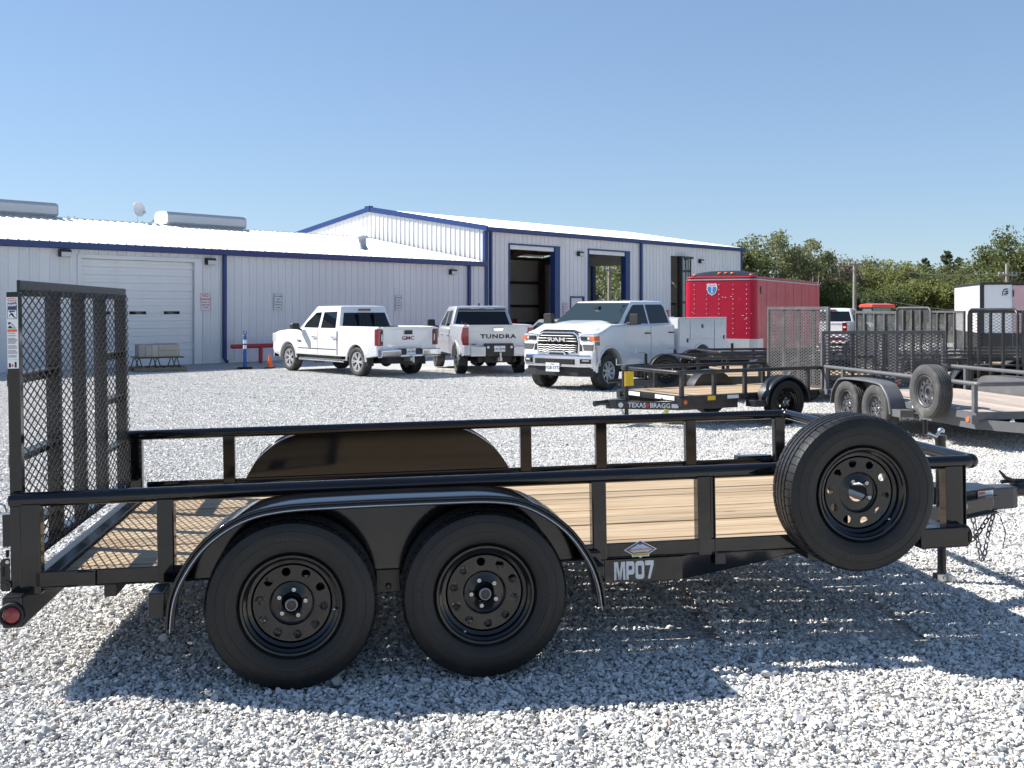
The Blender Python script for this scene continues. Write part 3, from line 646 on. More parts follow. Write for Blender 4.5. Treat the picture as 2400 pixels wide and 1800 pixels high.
for k in range(9): dpoly(5 if k % 2 else 3, [(-.034+k*.0078, -.019), (-.029+k*.0078, -.019), (-.029+k*.0078, -.024), (-.034+k*.0078, -.024)], .0015)
dm.build('dealer_decal', [WHITEP, NAVY, SKYP, ORANGEP, YELLP, WOODY if False else mat('olive_print', (.25, .22, .12), .5)], T, recalc=False)
# tongue lettering and coupler decals
def on_tongue(x, z, d=.0012):
    t = (x-1.352)/TD.x; return frame((x, -1.176+TD.y*t, z), (TD.x, TD.y, 0), (0, 0, 1)) @ Matrix.Translation((0, 0, d))
text('tongue_letter', 'H', .115, SILVERP, T, on_tongue(2.985, .372), .0008, .004); text('tongue_letter', 'a', .115, SILVERP, T, on_tongue(3.06, .368), .0008, .004)
cb = MB(); fr = frame((3.545, -.100, .40), (.97, .235, 0), (0, 0, 1))
for mi, x0, z0_, x1, z1_, d in ((0, -.055, -.045, .065, .05, .006), (1, -.05, .030, .0, .045, .0066), (2, .012, -.02, .05, .02, .0066), (3, -.05, -.03, .0, -.026, .0066), (3, -.05, -.02, -.005, -.016, .0066), (3, -.05, -.01, .0, -.006, .0066), (3, -.05, .0, .0, .004, .0066), (3, -.05, .01, -.01, .014, .0066)):
    cb.mi = mi; cb.poly([tuple(fr @ Vector(v)) for v in ((x0, z0_, d), (x1, z0_, d), (x1, z1_, d), (x0, z1_, d))])
cb.build('coupler_decal', [WHITEP, ORANGEP, GREYINK, GREYINK], T, recalc=False)
# ------------------------------------------------------------------ metal buildings
SIDING = mat('white_metal_siding', (.715, .715, .71), .45, var=.05, vscale=1.5, objvar=.03, dirt=(.55, .53, .50, .25), dscale=.9)
ROOFM = mat('white_metal_roofing', (.80, .80, .78), .4, var=.05, vscale=.7, objvar=.03)
TRIM = mat('blue_metal_trim', (.012, .040, .16), .38, var=.15, vscale=2)
DOORW = mat('white_door_paint', (.75, .75, .735), .45, var=.06, vscale=2, dirt=(.35, .34, .32, .2), dscale=1.4)
CONC = mat('concrete', (.30, .29, .275), .9, var=.18, vscale=2.5, bump=.2, bscale=30, dirt=(.2, .19, .18, .5), dscale=.7)
INTW = mat('interior_liner', (.70, .69, .66), .7, var=.1, vscale=1.2, objvar=.05)
IRON = mat('brown_primer_steel', (.06, .03, .026), .6, var=.3)
GLASSD = mat('dark_glass', (.012, .014, .017), .05, spec=.6)
LAMPB = mat('bronze_lamp_housing', (.02, .018, .017), .45); LENSW = mat('lamp_lens', (.62, .60, .55), .25)
BW = math.atan2(.74148559, .67096879); BZ = -.30; BO = (-10.686, 35.1415, BZ); PP = .305
def panel_mesh(w, h, m, rib=.032):
    """one strip of ribbed siding, x across, z up, facing -y; the rib runs up its left edge"""
    o = MB(); pr = [(0, 0), (.012, 0), (.030, -rib), (.062, -rib), (.080, 0), (w*.42, 0), (w*.44, -.006), (w*.49, -.006), (w*.51, 0), (w*.70, 0), (w*.72, -.006), (w*.77, -.006), (w*.79, 0), (w, 0)]
    n = len(pr); o.add([(x, y, 0) for x, y in pr]+[(x, y, h) for x, y in pr]+[(w, .02, 0), (0, .02, 0), (w, .02, h), (0, .02, h)],
        [(i, i+1, n+i+1, n+i) for i in range(n-1)]+[(2*n, 2*n+1, 2*n+3, 2*n+2)]); return o.mesh('wall_panel', m)
PANELS = {}
def panels(parent, a, b, z0, z1, openings=(), M=None, m=SIDING, top=None):
    """a run of wall panels from a to b along x, cut round openings (x0, x1, z0, z1)"""
    n = math.ceil((b-a)/PP-1e-6)
    for i in range(n):
        x0 = a+i*PP; x1 = min(b, x0+PP); spans = [(z0, z1 if top is None else top((x0+x1)/2))]
        cuts = [x0, x1]
        for (p, q, r, s) in openings:
            if p < x1-.01 and q > x0+.01:
                if p > x0+.02: cuts.append(p)
                if q < x1-.02: cuts.append(q)
        cuts = sorted(cuts)
        for u, v in zip(cuts, cuts[1:]):
            sp = list(spans)
            for (p, q, r, s) in openings:
                if p < (u+v)/2 < q: sp = [(zz0, zz1) for lo, hi in sp for zz0, zz1 in ((lo, min(hi, r)), (max(lo, s), hi)) if zz1-zz0 > .03]
            for lo, hi in sp:
                k = (round(v-u, 3), round(hi-lo, 3), m.name)
                if k not in PANELS: PANELS[k] = panel_mesh(v-u, hi-lo, m)
                q = link('wall_panel', PANELS[k], parent)
                if M is None: q.location = (u, 0, lo)
                else: q.matrix_local = M @ Matrix.Translation((u, 0, lo))
def roof_panels(parent, a, b, y0, z0, y1, z1, w=PP):
    L = math.hypot(y1-y0, z1-z0); o = MB(); pr = [(0, 0), (.012, 0), (.030, .034), (.062, .034), (.080, 0), (w, 0)]; n = len(pr)
    o.add([(x, 0, h) for x, h in pr]+[(x, L, h) for x, h in pr]+[(0, 0, -.02), (w, 0, -.02)], [(i, i+1, n+i+1, n+i) for i in range(n-1)]+[(0, 1, 2, 3, 4, 5, 2*n+1, 2*n)])
    me = o.mesh('roof_panel', ROOFM); an = math.atan2(z1-z0, y1-y0)
    for i in range(int((b-a)/w)):
        q = link('roof_panel', me, parent); q.location = (a+i*w, y0, z0); q.rotation_euler = (an, 0, 0)
def wall_lamp(s, z, label):
    e = empty('wall_lamp', (BO[0]+.67097*s, BO[1]+.74149*s, BZ+z), BW, label, 'lamp', 'wall pack lamps under the eaves'); e.scale = (.78, .8, .78)
    o = MB(); o.prism([(-.26, -.13), (-.26, .10), (-.22, .16), (-.035, .16), (-.035, -.13)], -.22, .22, 'yz'); o.build('housing', LAMPB, e, bevel=.015)
    o = MB(); o.prism([(-.30, -.12), (-.262, .06), (-.25, .06), (-.25, -.12)], -.19, .20, 'yz'); o.prism([(-.30, -.12), (-.16, -.135), (-.16, -.125), (-.29, -.115)], -.19, .20, 'yz'); o.build('lens', LENSW, e, bevel=.006)
# low building on the left
B1 = empty('workshop_building', BO, BW, 'low white ribbed metal building with blue trim, roller door and white roof on the left', 'building')
D0, D1, DZ = -3.89, 0., 3.43
panels(B1, -18.0, 14.16, 0, 3.72, [(D0-.10, D1+.10, -1, DZ+.06)])
roof_panels(B1, -18.1, 14.16, -.16, 3.90, 7.75, 5.30); 
o = MB(); o.poly([(-18.1, 7.75, 5.295), (14.16, 7.75, 5.295), (14.16, 15.7, 3.88), (-18.1, 15.7, 3.88)]); o.build('rear_roof', ROOFM, B1)
o = MB(); o.box((-18.0, 15.4, 0), (14.16, 15.5, 3.85)); o.prism([(0.05, 0), (0.05, 3.85), (7.75, 5.25), (15.45, 3.85), (15.45, 0)], -18.0, -17.9, 'yz'); o.build('rear_wall', SIDING, B1)
o = MB(); o.prism([(-.17, 3.70), (-.20, 3.72), (-.215, 3.90), (-.17, 3.905), (-.155, 3.88), (-.15, 3.715), (-.035, 3.715), (-.035, 3.70)], -18.1, 14.14, 'yz'); o.build('eave_gutter', TRIM, B1)
o = MB(); o.box((-18.05, 7.60, 5.295), (14.15, 7.90, 5.335)); o.build('ridge_cap', ROOFM, B1)
for s in (1.11, 13.10):
    o = MB(); o.box((s-.06, -.15, .16), (s+.06, -.045, 3.70)); o.tube([(s, -.10, .22), (s, -.13, .12), (s, -.26, .05)], .06, 8); o.build('downspout', TRIM, B1, bevel=.01)
# sectional roller door with window slots
o = MB()
o.box((D0-.13, -.05, 0), (D0, .05, DZ+.13)); o.box((D1, -.05, 0), (D1+.28, .05, DZ+.13)); o.box((D0, -.05, DZ), (D1, .05, DZ+.13)); o.build('door_frame', SIDING, B1, bevel=.006)
RD = MB(); RD.box((D0, .10, 0), (D1, .12, DZ)); RD = RD.build('roller_door', DOORW, B1)
ns = 14; hs = DZ/ns
sm = MB(); sm.prism([(.10, .004), (.074, .010), (.074, hs*.46), (.080, hs*.50), (.074, hs*.54), (.074, hs-.010), (.10, hs-.004)], 0, D1-D0, 'yz'); sm = sm.mesh('door_slat', DOORW)
for k in range(ns): q = link('door_slat', sm, RD); q.location = (D0, 0, k*hs)
for s in (-3.2, -2.0, -.8):
    o = MB(); o.box((s-.36, .045, 1.64), (s+.36, .078, 1.84)); o.build('window_frame', DOORW, RD, bevel=.006)
    o = MB(); o.box((s-.29, .040, 1.69), (s+.29, .050, 1.79)); o.build('window_pane', GLASSD, RD)
# tall building on the right
B2 = empty('bay_building', BO, BW, 'taller white gabled metal building with open service bays and blue corner trim', 'building')
BX0, BX1, BD = 14.18, 36.2, 15.66
bays = [(15.70, 19.26, -1, 4.74), (21.45, 24.89, -1, 4.74), (28.7, 30.35, -1, 4.72), (20.02, 21.13, -1, 2.46)]
panels(B2, BX0, BX1, 0, 5.28, bays)
pk = lambda y: 5.32+(6.62-5.32)*(1-abs(y-7.83)/7.83)
Mg = Matrix.Translation((BX0, BD, 0)) @ Matrix.Rotation(-math.pi/2, 4, 'Z')
panels(B2, 0, BD, 0, 5.3, M=Mg, top=lambda u: pk(BD-u))
for y0, z0, y1, z1 in ((-.16, 5.42, 7.83, 6.72),):
    roof_panels(B2, BX0-.05, BX1+.1, y0, z0, y1, z1)
o = MB(); o.poly([(BX0-.05, 7.83, 6.71), (BX1+.1, 7.83, 6.71), (BX1+.1, BD+.16, 5.40), (BX0-.05, BD+.16, 5.40)]); o.build('rear_roof', ROOFM, B2)
o = MB(); o.prism([(-.17, 5.24), (-.20, 5.26), (-.215, 5.44), (-.17, 5.445), (-.155, 5.40), (-.15, 5.255), (-.035, 5.255), (-.035, 5.24)], BX0-.06, BX1+.15, 'yz'); o.build('eave_gutter', TRIM, B2)
for (a, b) in (((-.19, 5.27), (7.83, 6.58)), ((7.83, 6.58), (BD+.19, 5.27))):
    o = MB(); o.prism([(a[0], a[1]), (b[0], b[1]), (b[0], b[1]+.24), (a[0], a[1]+.20)], BX0-.11, BX0-.035, 'yz'); o.prism([(a[0], a[1]+.195), (b[0], b[1]+.235), (b[0], b[1]+.25), (a[0], a[1]+.212)], BX0-.11, BX0+.14, 'yz'); o.build('rake_trim', TRIM, B2)
o = MB(); o.box((BX0-.13, 7.66, 6.60), (BX0+.14, 8.0, 6.86)); o.build('peak_cap', TRIM, B2, bevel=.01)
o = MB(); o.box((BX0-.055, -.050, 0), (BX0+.13, .10, 5.25)); o.build('corner_trim', TRIM, B2, bevel=.008)
o = MB(); o.box((BX1-.10, -.050, 0), (BX1+.06, .12, 5.25)); o.build('corner_trim', TRIM, B2, bevel=.008)
o = MB(); o.box((BX0+.20, -.16, .1), (BX0+.31, -.045, 5.24)); o.build('downspout', TRIM, B2, bevel=.01)
o = MB(); o.box((25.74, -.16, .1), (25.86, -.045, 5.24)); o.build('downspout', TRIM, B2, bevel=.01)
for (x0, x1, z1) in ((15.70, 19.26, 4.74), (21.45, 24.89, 4.74)):
    o = MB(); o.box((x0-.02, -.05, 0), (x0+.045, .20, z1)); o.build('door_jamb', TRIM, B2)
    o = MB(); o.box((x1-.36, -.04, 0), (x1+.02, .26, z1)); o.build('door_jamb', TRIM, B2)
    o = MB(); o.box((x0-.02, -.055, z1), (x1+.02, .20, z1+.06)); o.build('door_head', TRIM, B2)
    o = MB(); o.box((x0+.05, .02, z1-.20), (x1-.37, .06, z1-.005)); o.build('raised_door', DOORW, B2, bevel=.01)
o = MB(); o.box((20.02, -.052, 0), (20.10, .12, 2.46)); o.box((21.05, -.052, 0), (21.13, .12, 2.46)); o.box((20.10, -.052, 2.38), (21.05, .12, 2.46)); o.build('man_door_frame', TRIM, B2)
o = MB(); o.box((20.10, .03, 0), (21.05, .07, 2.38)); MD = o.build('man_door', DOORW, B2); o = MB(); o.cyl((20.18, -.04, 1.0), (20.18, .03, 1.0), .03, n=10); o.build('handle', STEEL, MD)
# inside: floor, liner, girts, columns, far end wall with its own open bay
o = MB(); o.box((BX0+.05, .1, -.02), (BX1-.05, BD-.1, .02)); o.build('floor_slab', mat('pale_shop_floor', (.42, .41, .39), .6, var=.15, vscale=1.5), B2)
def liner_wall(P, Q, spans, zt):
    """interior wall from P to Q (x, y) with vertical liner strips"""
    d = Vector((Q[0]-P[0], Q[1]-P[1], 0)); L = d.length; d.normalize(); an = math.atan2(d.y, d.x); n = int(L/.9)
    for i in range(n):
        u = i*.9; mid = u+.45
        for (a, b, z0, z1) in spans(mid):
            o = MB(); o.box((0, -.02, z0), (.885, .02, z1)); q = o.build('liner_panel', INTW, B2); q.location = (P[0]+d.x*u, P[1]+d.y*u, 0); q.rotation_euler = (0, 0, an)
liner_wall((BX0+.2, BD-.22), (BX1-.1, BD-.22), lambda m: [(0, 0, 4.4, 5.2)] if any(a < m+BX0+.2 < b for a, b in ((16.4, 20.0), (22.0, 26.0))) else [(0, 0, .0, 2.0), (0, 0, 2.06, 5.2)], 5.2)
E0, E1, EZ = 7.9, 10.95, 4.65
liner_wall((BX1-.22, .3), (BX1-.22, BD-.2), lambda m: [(0, 0, 0, 5.3)] if not (E0-.5 < m+.3 < E1+.5) else [(0, 0, EZ, 5.3)], 5.2)
o = MB(); 
for a, b, z0 in ((0, E0, 0), (E1, BD, 0), (E0, E1, EZ+.02)): o.prism([(a, z0), (b, z0), (b, pk(b)), (a if True else a, pk(a))] if not (a < 7.83 < b) else [(a, z0), (b, z0), (b, pk(b)), (7.83, pk(7.83)), (a, pk(a))], BX1-.06, BX1, 'yz')
o.build('end_wall', SIDING, B2)
o = MB(); o.box((BX1-.3, E0-.06, 0), (BX1+.05, E0+.06, EZ)); o.build('door_jamb', TRIM, B2); o = MB(); o.box((BX1-.3, E1-.06, 0), (BX1+.05, E1+.06, EZ)); o.build('door_jamb', TRIM, B2)
RB = ((16.4, 20.0), (22.0, 26.0))  # unseen rear openings, added so sun comes in and brightens the bays
for a, b, z0 in ((BX0, 16.4, 0), (20.0, 22.0, 0), (26.0, BX1, 0), (16.4, 20.0, 4.4), (22.0, 26.0, 4.4)):
    o = MB(); o.box((a, BD-.06, z0), (b, BD, 5.3)); o.build('rear_wall', SIDING, B2)
for z in (2.03, 3.6):
    o = MB(); o.box((26.1, BD-.42, z-.09), (BX1-.2, BD-.245, z+.09)); o.build('girt', IRON, B2)
for x in (20.4, 25.4, 30.4, 35.6):
    for y in (.45, BD-.6):
        o = MB(); o.box((x-.16, y-.15, 0), (x+.16, y+.15, 5.2)); o.build('column', IRON, B2)
    for s in (0, 1):
        o = MB(); y0, y1 = (.4, 7.83) if s == 0 else (BD-.4, 7.83); o.beam((x, y0, 4.95), (x, y1, 6.2), .2, .45); o.build('rafter', IRON, B2)
for k in range(9):
    y = .8+k*1.75; o = MB(); z = pk(y)-.18; o.box((BX0+.1, y-.04, z-.2), (BX1-.1, y+.04, z)); o.build('purlin', IRON, B2)
# signs on the wall
def wall_pt(s, z, out=.05): return Vector((BO[0]+.67097*s+.74149*out, BO[1]+.74149*s-.67097*out, BZ+z))
WX, WN = (.67097, .74149, 0), (.74149, -.67097, 0)
GREENP = mat('green_print', (.02, .16, .10), .5); REDS = mat('sign_red', (.42, .03, .04), .5); SIGNW = mat('sign_white', (.72, .72, .71), .4)
def sign(s, z, w, h, rows, m, label):
    e = empty('wall_sign', wall_pt(s, z, .06), BW, label, 'sign', 'small signs on the metal wall')
    o = MB(); o.box((-w/2, -.004, -h/2), (w/2, .004, h/2)); o.build('plate', SIGNW, e, bevel=.003)
    o = MB(); t = .012; i = .02
    for a in ((-w/2+i, -h/2+i, w/2-i, -h/2+i+t), (-w/2+i, h/2-i-t, w/2-i, h/2-i), (-w/2+i, -h/2+i, -w/2+i+t, h/2-i), (w/2-i-t, -h/2+i, w/2-i, h/2-i)): o.box((a[0], -.0065, a[1]), (a[2], -.0045, a[3]))
    o.build('border', m, e)
    for (tx, sz, zz) in rows:
        if tx == '<>':
            o = MB(); o.prism([(-.10, zz), (-.06, zz+.03), (-.06, zz+.012), (.06, zz+.012), (.06, zz+.03), (.10, zz), (.06, zz-.03), (.06, zz-.012), (-.06, zz-.012), (-.06, zz-.03)], -.0065, -.0045); o.build('arrow', m, e)
        else: text('lettering', tx, sz, m, e, frame((0, -.006, zz), (1, 0, 0), (0, 0, 1)), .002, .002)
sign(.39, 2.10, .40, .62, [('NO', .15, .21), ('PARKING', .095, .09), ('IN FRONT OF', .05, -.01), ('GARAGE', .075, -.10), ('DOOR', .075, -.19)], REDS, 'white no parking sign with red lettering between roller door and downspout')
sign(3.34, 2.11, .36, .62, [('CUSTOMER', .062, .20), ('AND', .062, .10), ('VISITOR', .062, .0), ('PARKING', .062, -.10), ('<>', 0, -.20)], GREENP, 'white parking sign with green lettering on wall left of the rear-parked white pickup cab')
sign(9.10, 2.10, .36, .62, [('CUSTOMER', .062, .20), ('AND', .062, .10), ('VISITOR', .062, .0), ('PARKING', .062, -.10), ('<>', 0, -.20)], GREENP, 'white parking sign with green lettering on wall between the two pickup cabs')
sign(19.66, 1.86, .34, .60, [('NO', .14, .2), ('SMOKING', .07, .08), ('STOP', .09, -.04), ('ENGINE', .07, -.16)], REDS, 'small red and white sign beside the man door of the tall building')
wall_lamp(-4.45, 3.55, 'wall lamp left of the roller door, leftmost of the wall lamps'); wall_lamp(.55, 3.46, 'wall lamp between roller door and blue downspout'); wall_lamp(12.09, 3.40, 'wall lamp at the right end of the low building'); wall_lamp(20.72, 4.50, 'wall lamp between the two open service bays'); wall_lamp(31.6, 4.50, 'wall lamp right of the forklift mast on the tall building')
# roof fittings
def on_roof(s, y, dz=0): z = 3.90+(y+.16)*(1.40/7.91); return (BO[0]+.67097*s-.74149*y, BO[1]+.74149*s+.67097*y, BZ+z+dz)
VENTM = mat('grey_vent_metal', (.50, .51, .52), .4, .3, var=.08)
for s0, s1, lb in ((-9.0, -1.32, 'long grey ridge ventilator at the left edge of the low roof'), (3.15, 6.85, 'shorter grey ridge ventilator beside the satellite dish on the low roof')):
    p = on_roof(s0, 7.75, .02); e = empty('ridge_vent', p, BW, lb, 'vent', 'ridge ventilators'); L = s1-s0
    o = MB(); pr = [(-.42, .0), (-.50, .08), (-.50, .38), (-.40, .50), (0, .53), (.40, .50), (.50, .38), (.50, .08), (.42, .0)]; o.prism(pr, 0, L, 'yz'); o.build('hood', VENTM, e, bevel=.02)
    o = MB(); o.prism([(-.30, -.12), (-.30, .03), (.30, .03), (.30, -.12)], .05, L-.05, 'yz'); o.build('throat', DULL, e)
    for x in (-.012, L+.004):
        o = MB(); o.prism([(a*1.02, b*1.01) for a, b in pr], x, x+.008, 'yz'); o.build('end_cap', ROOFM, e)
e = empty('satellite_dish', on_roof(2.2, 7.9, -.1), BW+R(25), 'small white satellite dish on the roof ridge', 'satellite dish'); e.scale = (.62, .62, .8)
o = MB(); o.tube([(0, 0, 0), (0, 0, .62)], .035, 8); o.tube([(0, 0, .1), (.25, 0, 0)], .015, 6); o.build('mast', DULL, e)
o = MB(); o.lathe([(.02+.38*(i/8), .10*(i/8)**2) for i in range(9)]+[(.405, .103), (.40, .115)]+[(.38*(i/8)+.01, .10*(i/8)**2+.012) for i in range(7, -1, -1)], 24, 'y'); d = o.build('reflector', SIGNW, e, smooth=40); d.location = (-.05, -.10, .78); d.rotation_euler = (R(12), 0, R(150))
o = MB(); o.tube([(0, -.05, .45), (.15, -.30, .50), (.18, -.42, .62)], .015, 6); o.box((.11, -.47, .60), (.25, -.37, .70)); o.build('feed_arm', DULL, e)
e = empty('roof_vent', on_roof(9.1, 2.2, -.02), BW, 'grey round roof vent pipe with cap near the eave of the low roof', 'vent')
o = MB(); o.lathe([(.30, 0), (.24, .08), (.17, .22), (.17, .46)], 20, 'z'); o.build('pipe', DULL, e, smooth=40)
o = MB(); o.lathe([(.01, .62), (.20, .60), (.27, .54), (.27, .48), (.16, .46)], 20, 'z'); o.build('cap', VENTM, e, smooth=40)
o = MB(); o.tube([(.3, -.05, -.0), (.6, -.25, -.01), (.9, -.2, .02)], .018, 6); o.build('cable', RUBBER, e)
# concrete apron in front of the door
o = MB(); o.prism([(-7.0, -.02), (1.3, -.02), (1.9, -1.1), (1.2, -3.3), (-7.0, -3.3)], -.10, .012, 'xy'); ap = o.build('pavement', CONC); ap.location = BO; ap.rotation_euler = (0, 0, BW); tag(ap, kind='structure')
def bpt(s, out, z=0): return (BO[0]+.67097*s+.74149*out, BO[1]+.74149*s-.67097*out, BZ+z)
# pallet with a metal rack and boxed tiles
PALW = mat('old_pallet_wood', (.24, .19, .14), .85, var=.3, vscale=5, objvar=.15)
pp = (-10.62, 31.35, BZ+.012)
e = empty('pallet', pp, R(28), 'weathered wooden pallet on the concrete in front of the roller door', 'pallet')
for k in range(7):
    o = MB(); o.box((-.75+k*.222, -.55, .115), (-.75+k*.222+.13, .55, .135)); o.build('deck_board', PALW, e)
for y in (-.55, -.04, .47):
    o = MB(); o.box((-.75, y, .022), (.75, y+.08, .114)); o.build('stringer', PALW, e)
for x in (-.75, -.06, .63):
    o = MB(); o.box((x, -.55, 0), (x+.12, .55, .020)); o.build('bottom_board', PALW, e)
e = empty('metal_rack', (pp[0], pp[1], pp[2]+.135), R(28), 'black low metal rack standing on the pallet', 'rack')
for x in (-.62, -.1, .45):
    for y in (-.42, .42):
        o = MB(); o.tube([(x-.08, y, .0), (x, y, .26), (x+.03, y, .26), (x+.11, y, 0)], .016, 6); o.build('leg', BLACKS, e)
o = MB(); o.box((-.72, -.46, .262), (.68, .46, .30)); o.build('top', BLACKS, e)
BOXM = mat('stone_tile_box', (.36, .335, .30), .85, var=.15, vscale=9, objvar=.1)
for k, (x0, x1, y0, y1, z0, z1) in enumerate(((-.60, -.42, -.40, .40, .0, .36), (-.415, -.235, -.40, .40, 0, .35), (-.23, -.05, -.40, .40, 0, .36), (-.045, .56, -.40, .0, 0, .18), (-.045, .56, -.40, .0, .183, .36), (-.045, .56, .005, .40, 0, .18), (-.045, .56, .005, .40, .183, .37))):
    o = MB(); o.box((x0, y0, z0), (x1, y1, z1)); q = o.build('tile_box', BOXM, bevel=.008); q.location = (pp[0], pp[1], pp[2]+.437); q.rotation_euler = (0, 0, R(28))
    tag(q, ('grey tile box standing upright on the metal rack, %s of three' % ('leftmost', 'middle', 'rightmost')[k]) if k < 3 else 'tan tile box lying in the %s layer at the %s of the rack stack' % (('lower', 'upper')[(k-3) % 2], ('front', 'back')[(k-3)//2]), 'box', 'tile boxes on the rack')
# red pipe rail, post marker, cone
REDPIPE = mat('red_pipe_paint', (.42, .022, .03), .4, var=.15)
e = empty('pipe_barrier', bpt(2.0, 1.0), BW, 'red painted steel pipe barrier along the wall behind the white pickup', 'barrier')
o = MB(); o.tube([(-1.2, 0, .60), (8.6, 0, .60)], .075, 12); o.build('rail', REDPIPE, e, smooth=40)
for x in (-.05, 2.6, 5.3, 8.0):
    o = MB(); o.cyl((x, 0, -.05), (x, 0, .56), .07, n=12); o.build('post', REDPIPE, e, smooth=40)
e = empty('wheel_stop', bpt(4.6, 1.75), BW, 'red painted concrete wheel stop under the nose of the white pickup', 'wheel stop')
o = MB(); o.prism([(-.08, 0), (-.06, .12), (.06, .12), (.08, 0)], -.9, .9, 'yz'); o.build('bar', REDPIPE, e, bevel=.01)
BLUEP = mat('blue_plastic', (.022, .085, .36), .45, var=.1)
e = empty('delineator_post', (-8.33, 32.6, gz(32.6)), 0, 'blue delineator post with white reflective bands beside the white pickup', 'post')
o = MB(); o.lathe([(.055, .03), (.052, 1.0), (.05, 1.02), (.03, 1.04), (.03, 1.08), (.001, 1.085)], 16, 'z'); o.build('tube', BLUEP, e, smooth=40)
for z0, z1 in ((.78, .90), (.62, .73)):
    o = MB(); o.lathe([(.0555, z0), (.0555, z1)], 16, 'z'); o.build('reflective_band', WHITEP, e, smooth=40)
o = MB(); o.tube([(-.04, 0, 1.06), (-.045, 0, 1.16), (.045, 0, 1.16), (.04, 0, 1.06)], .012, 6); o.build('handle', BLUEP, e)
o = MB(); o.prism(arc((0, 0), .24, 0, 360, 8)[:-1], 0, .05, 'xy'); o.build('base', RUBBER, e, bevel=.01)
CONE = mat('cone_orange', (.75, .13, .03), .45, var=.1)
e = empty('traffic_cone', (-7.62, 32.9, gz(32.9)), 0, 'small orange traffic cone by the front wheel of the white pickup', 'cone')
o = MB(); o.lathe([(.10, .02), (.035, .40), (.030, .42), (.001, .42)], 16, 'z'); o.build('body', CONE, e, smooth=40); o = MB(); o.box((-.14, -.14, 0), (.14, .14, .025)); o.build('base', RUBBER, e, bevel=.008)
# ------------------------------------------------------------------ vehicles
PAINTW = mat('white_car_paint', (.74, .745, .75), .28, coat=.8, var=.03, vscale=1.2, dirt=(.5, .47, .42, .12), dscale=1.5)
PAINTS = mat('silver_car_paint', (.50, .51, .525), .30, .25, coat=.8, var=.03, vscale=1.2, dirt=(.45, .43, .39, .15), dscale=1.5)
PAINTG = mat('grey_car_paint', (.10, .10, .105), .28, .3, coat=.8)
TINT = mat('tinted_glass', (.006, .008, .010), .03, spec=.45)
SCREEN = mat('windscreen_glass', (.022, .034, .038), .04, spec=.6)
TRIMB = mat('black_plastic_trim', (.018, .018, .019), .55, var=.2)
ALLOY = mat('alloy_wheel', (.62, .62, .63), .35, .45, var=.1)
LAMPC = mat('clear_lamp', (.55, .57, .58), .1, coat=.6, spec=.7)
SMOKE = mat('smoked_lamp', (.10, .10, .10), .12, coat=.5); PLATE = mat('plate_white', (.72, .73, .74), .4); PLATET = mat('plate_blue_ink', (.03, .04, .10), .5)
TYREC = {}
def car_tyre(Rt, Wd, rb, m=None):
    k = (Rt, Wd, rb)
    if k not in TYREC: TYREC[k] = tyre_mesh(Rt, Wd, rb, 48, False, m or mat('car_tyre_rubber', (.030, .030, .031), .72, var=.3, vscale=10, dirt=(.20, .19, .18, .55), dscale=4))
    return TYREC[k]
def alloy_mesh(rb, Wd, ns, m, style=0):
    o = MB(); w = Wd*.42
    o.lathe([(rb+.004, -w+.01), (rb+.002, -w-.004), (rb-.012, -w-.002), (rb-.022, -w+.02), (rb-.03, 0), (rb-.01, w)], 40, 'y')
    for k in range(ns):
        a = 2*math.pi*k/ns
        for sgn in ((-1, 1) if style == 0 else (0,)):
            d = .13 if style == 0 else 0; c0, c1 = a+sgn*d*.35, a+sgn*d*1.15
            p0 = Vector((.05*math.cos(a), -w+.035, .05*math.sin(a))); p1 = Vector(((rb-.018)*math.cos(c1), -w+.012, (rb-.018)*math.sin(c1)))
            dr = (p1-p0).normalized(); o.beam(p0, p1, .030 if style == 0 else .055, .03, up=(0, -1, 0))
    o.lathe([(.001, -w+.018), (.035, -w+.018), (.065, -w+.026), (.07, -w+.06)], 20, 'y')
    o.mi = 1; o.lathe([(.001, -w+.085), (rb-.02, -w+.075)], 24, 'y')
    return o.mesh('wheel', [m, DARK], smooth=35)
def car_wheel(parent, loc, rz, am, tm, spin=0.):
    w = link('wheel', am, parent); w.location = loc; w.rotation_euler = (0, spin, rz); link('tyre', tm, w); return w
def inset(P, d, wt):
    n = len(P); ar = sum(P[i][0]*P[(i+1) % n][1]-P[(i+1) % n][0]*P[i][1] for i in range(n)); sg = 1 if ar > 0 else -1; out = []
    for i in range(n):
        a, b, c = Vector(P[i-1]), Vector(P[i]), Vector(P[(i+1) % n]); e, f = (b-a).normalized(), (c-b).normalized()
        n1, n2 = Vector((-e.y, e.x))*sg, Vector((-f.y, f.x))*sg; m = (n1+n2); l = m.length
        m = m/l if l > 1e-6 else n1; q = max(.35, m.dot(n1)); out.append(tuple(b+m*(d/q*wt[i])))
    return out
def slab(o, P, y0, y1, r0, r1, wt=None, steps=4):
    """side outline P (x, z) pulled across from y0 to y1 with rounded shoulders r0, r1"""
    wt = wt or [1]*len(P); st = []
    for k in range(steps+1):
        if r0: a = math.pi/2*k/steps; st.append((y0+r0*(1-math.sin(a)) if False else y0+r0*(1-math.cos(a)), r0*(1-math.sin(a))))
    if not r0: st.append((y0, 0))
    if not r1: st.append((y1, 0))
    for k in range(steps+1):
        if r1: a = math.pi/2*(1-k/steps); st.append((y1-r1*(1-math.cos(a)), r1*(1-math.sin(a))))
    n = len(P); vs = []; fs = []
    for y, d in st: vs += [(x, y, z) for x, z in inset(P, d, wt)]
    for i in range(len(st)-1):
        for j in range(n): fs.append((i*n+j, i*n+(j+1) % n, (i+1)*n+(j+1) % n, (i+1)*n+j))
    fs.append(tuple(range(n))); fs.append(tuple((len(st)-1)*n+j for j in range(n))[::-1]); o.add(vs, fs)
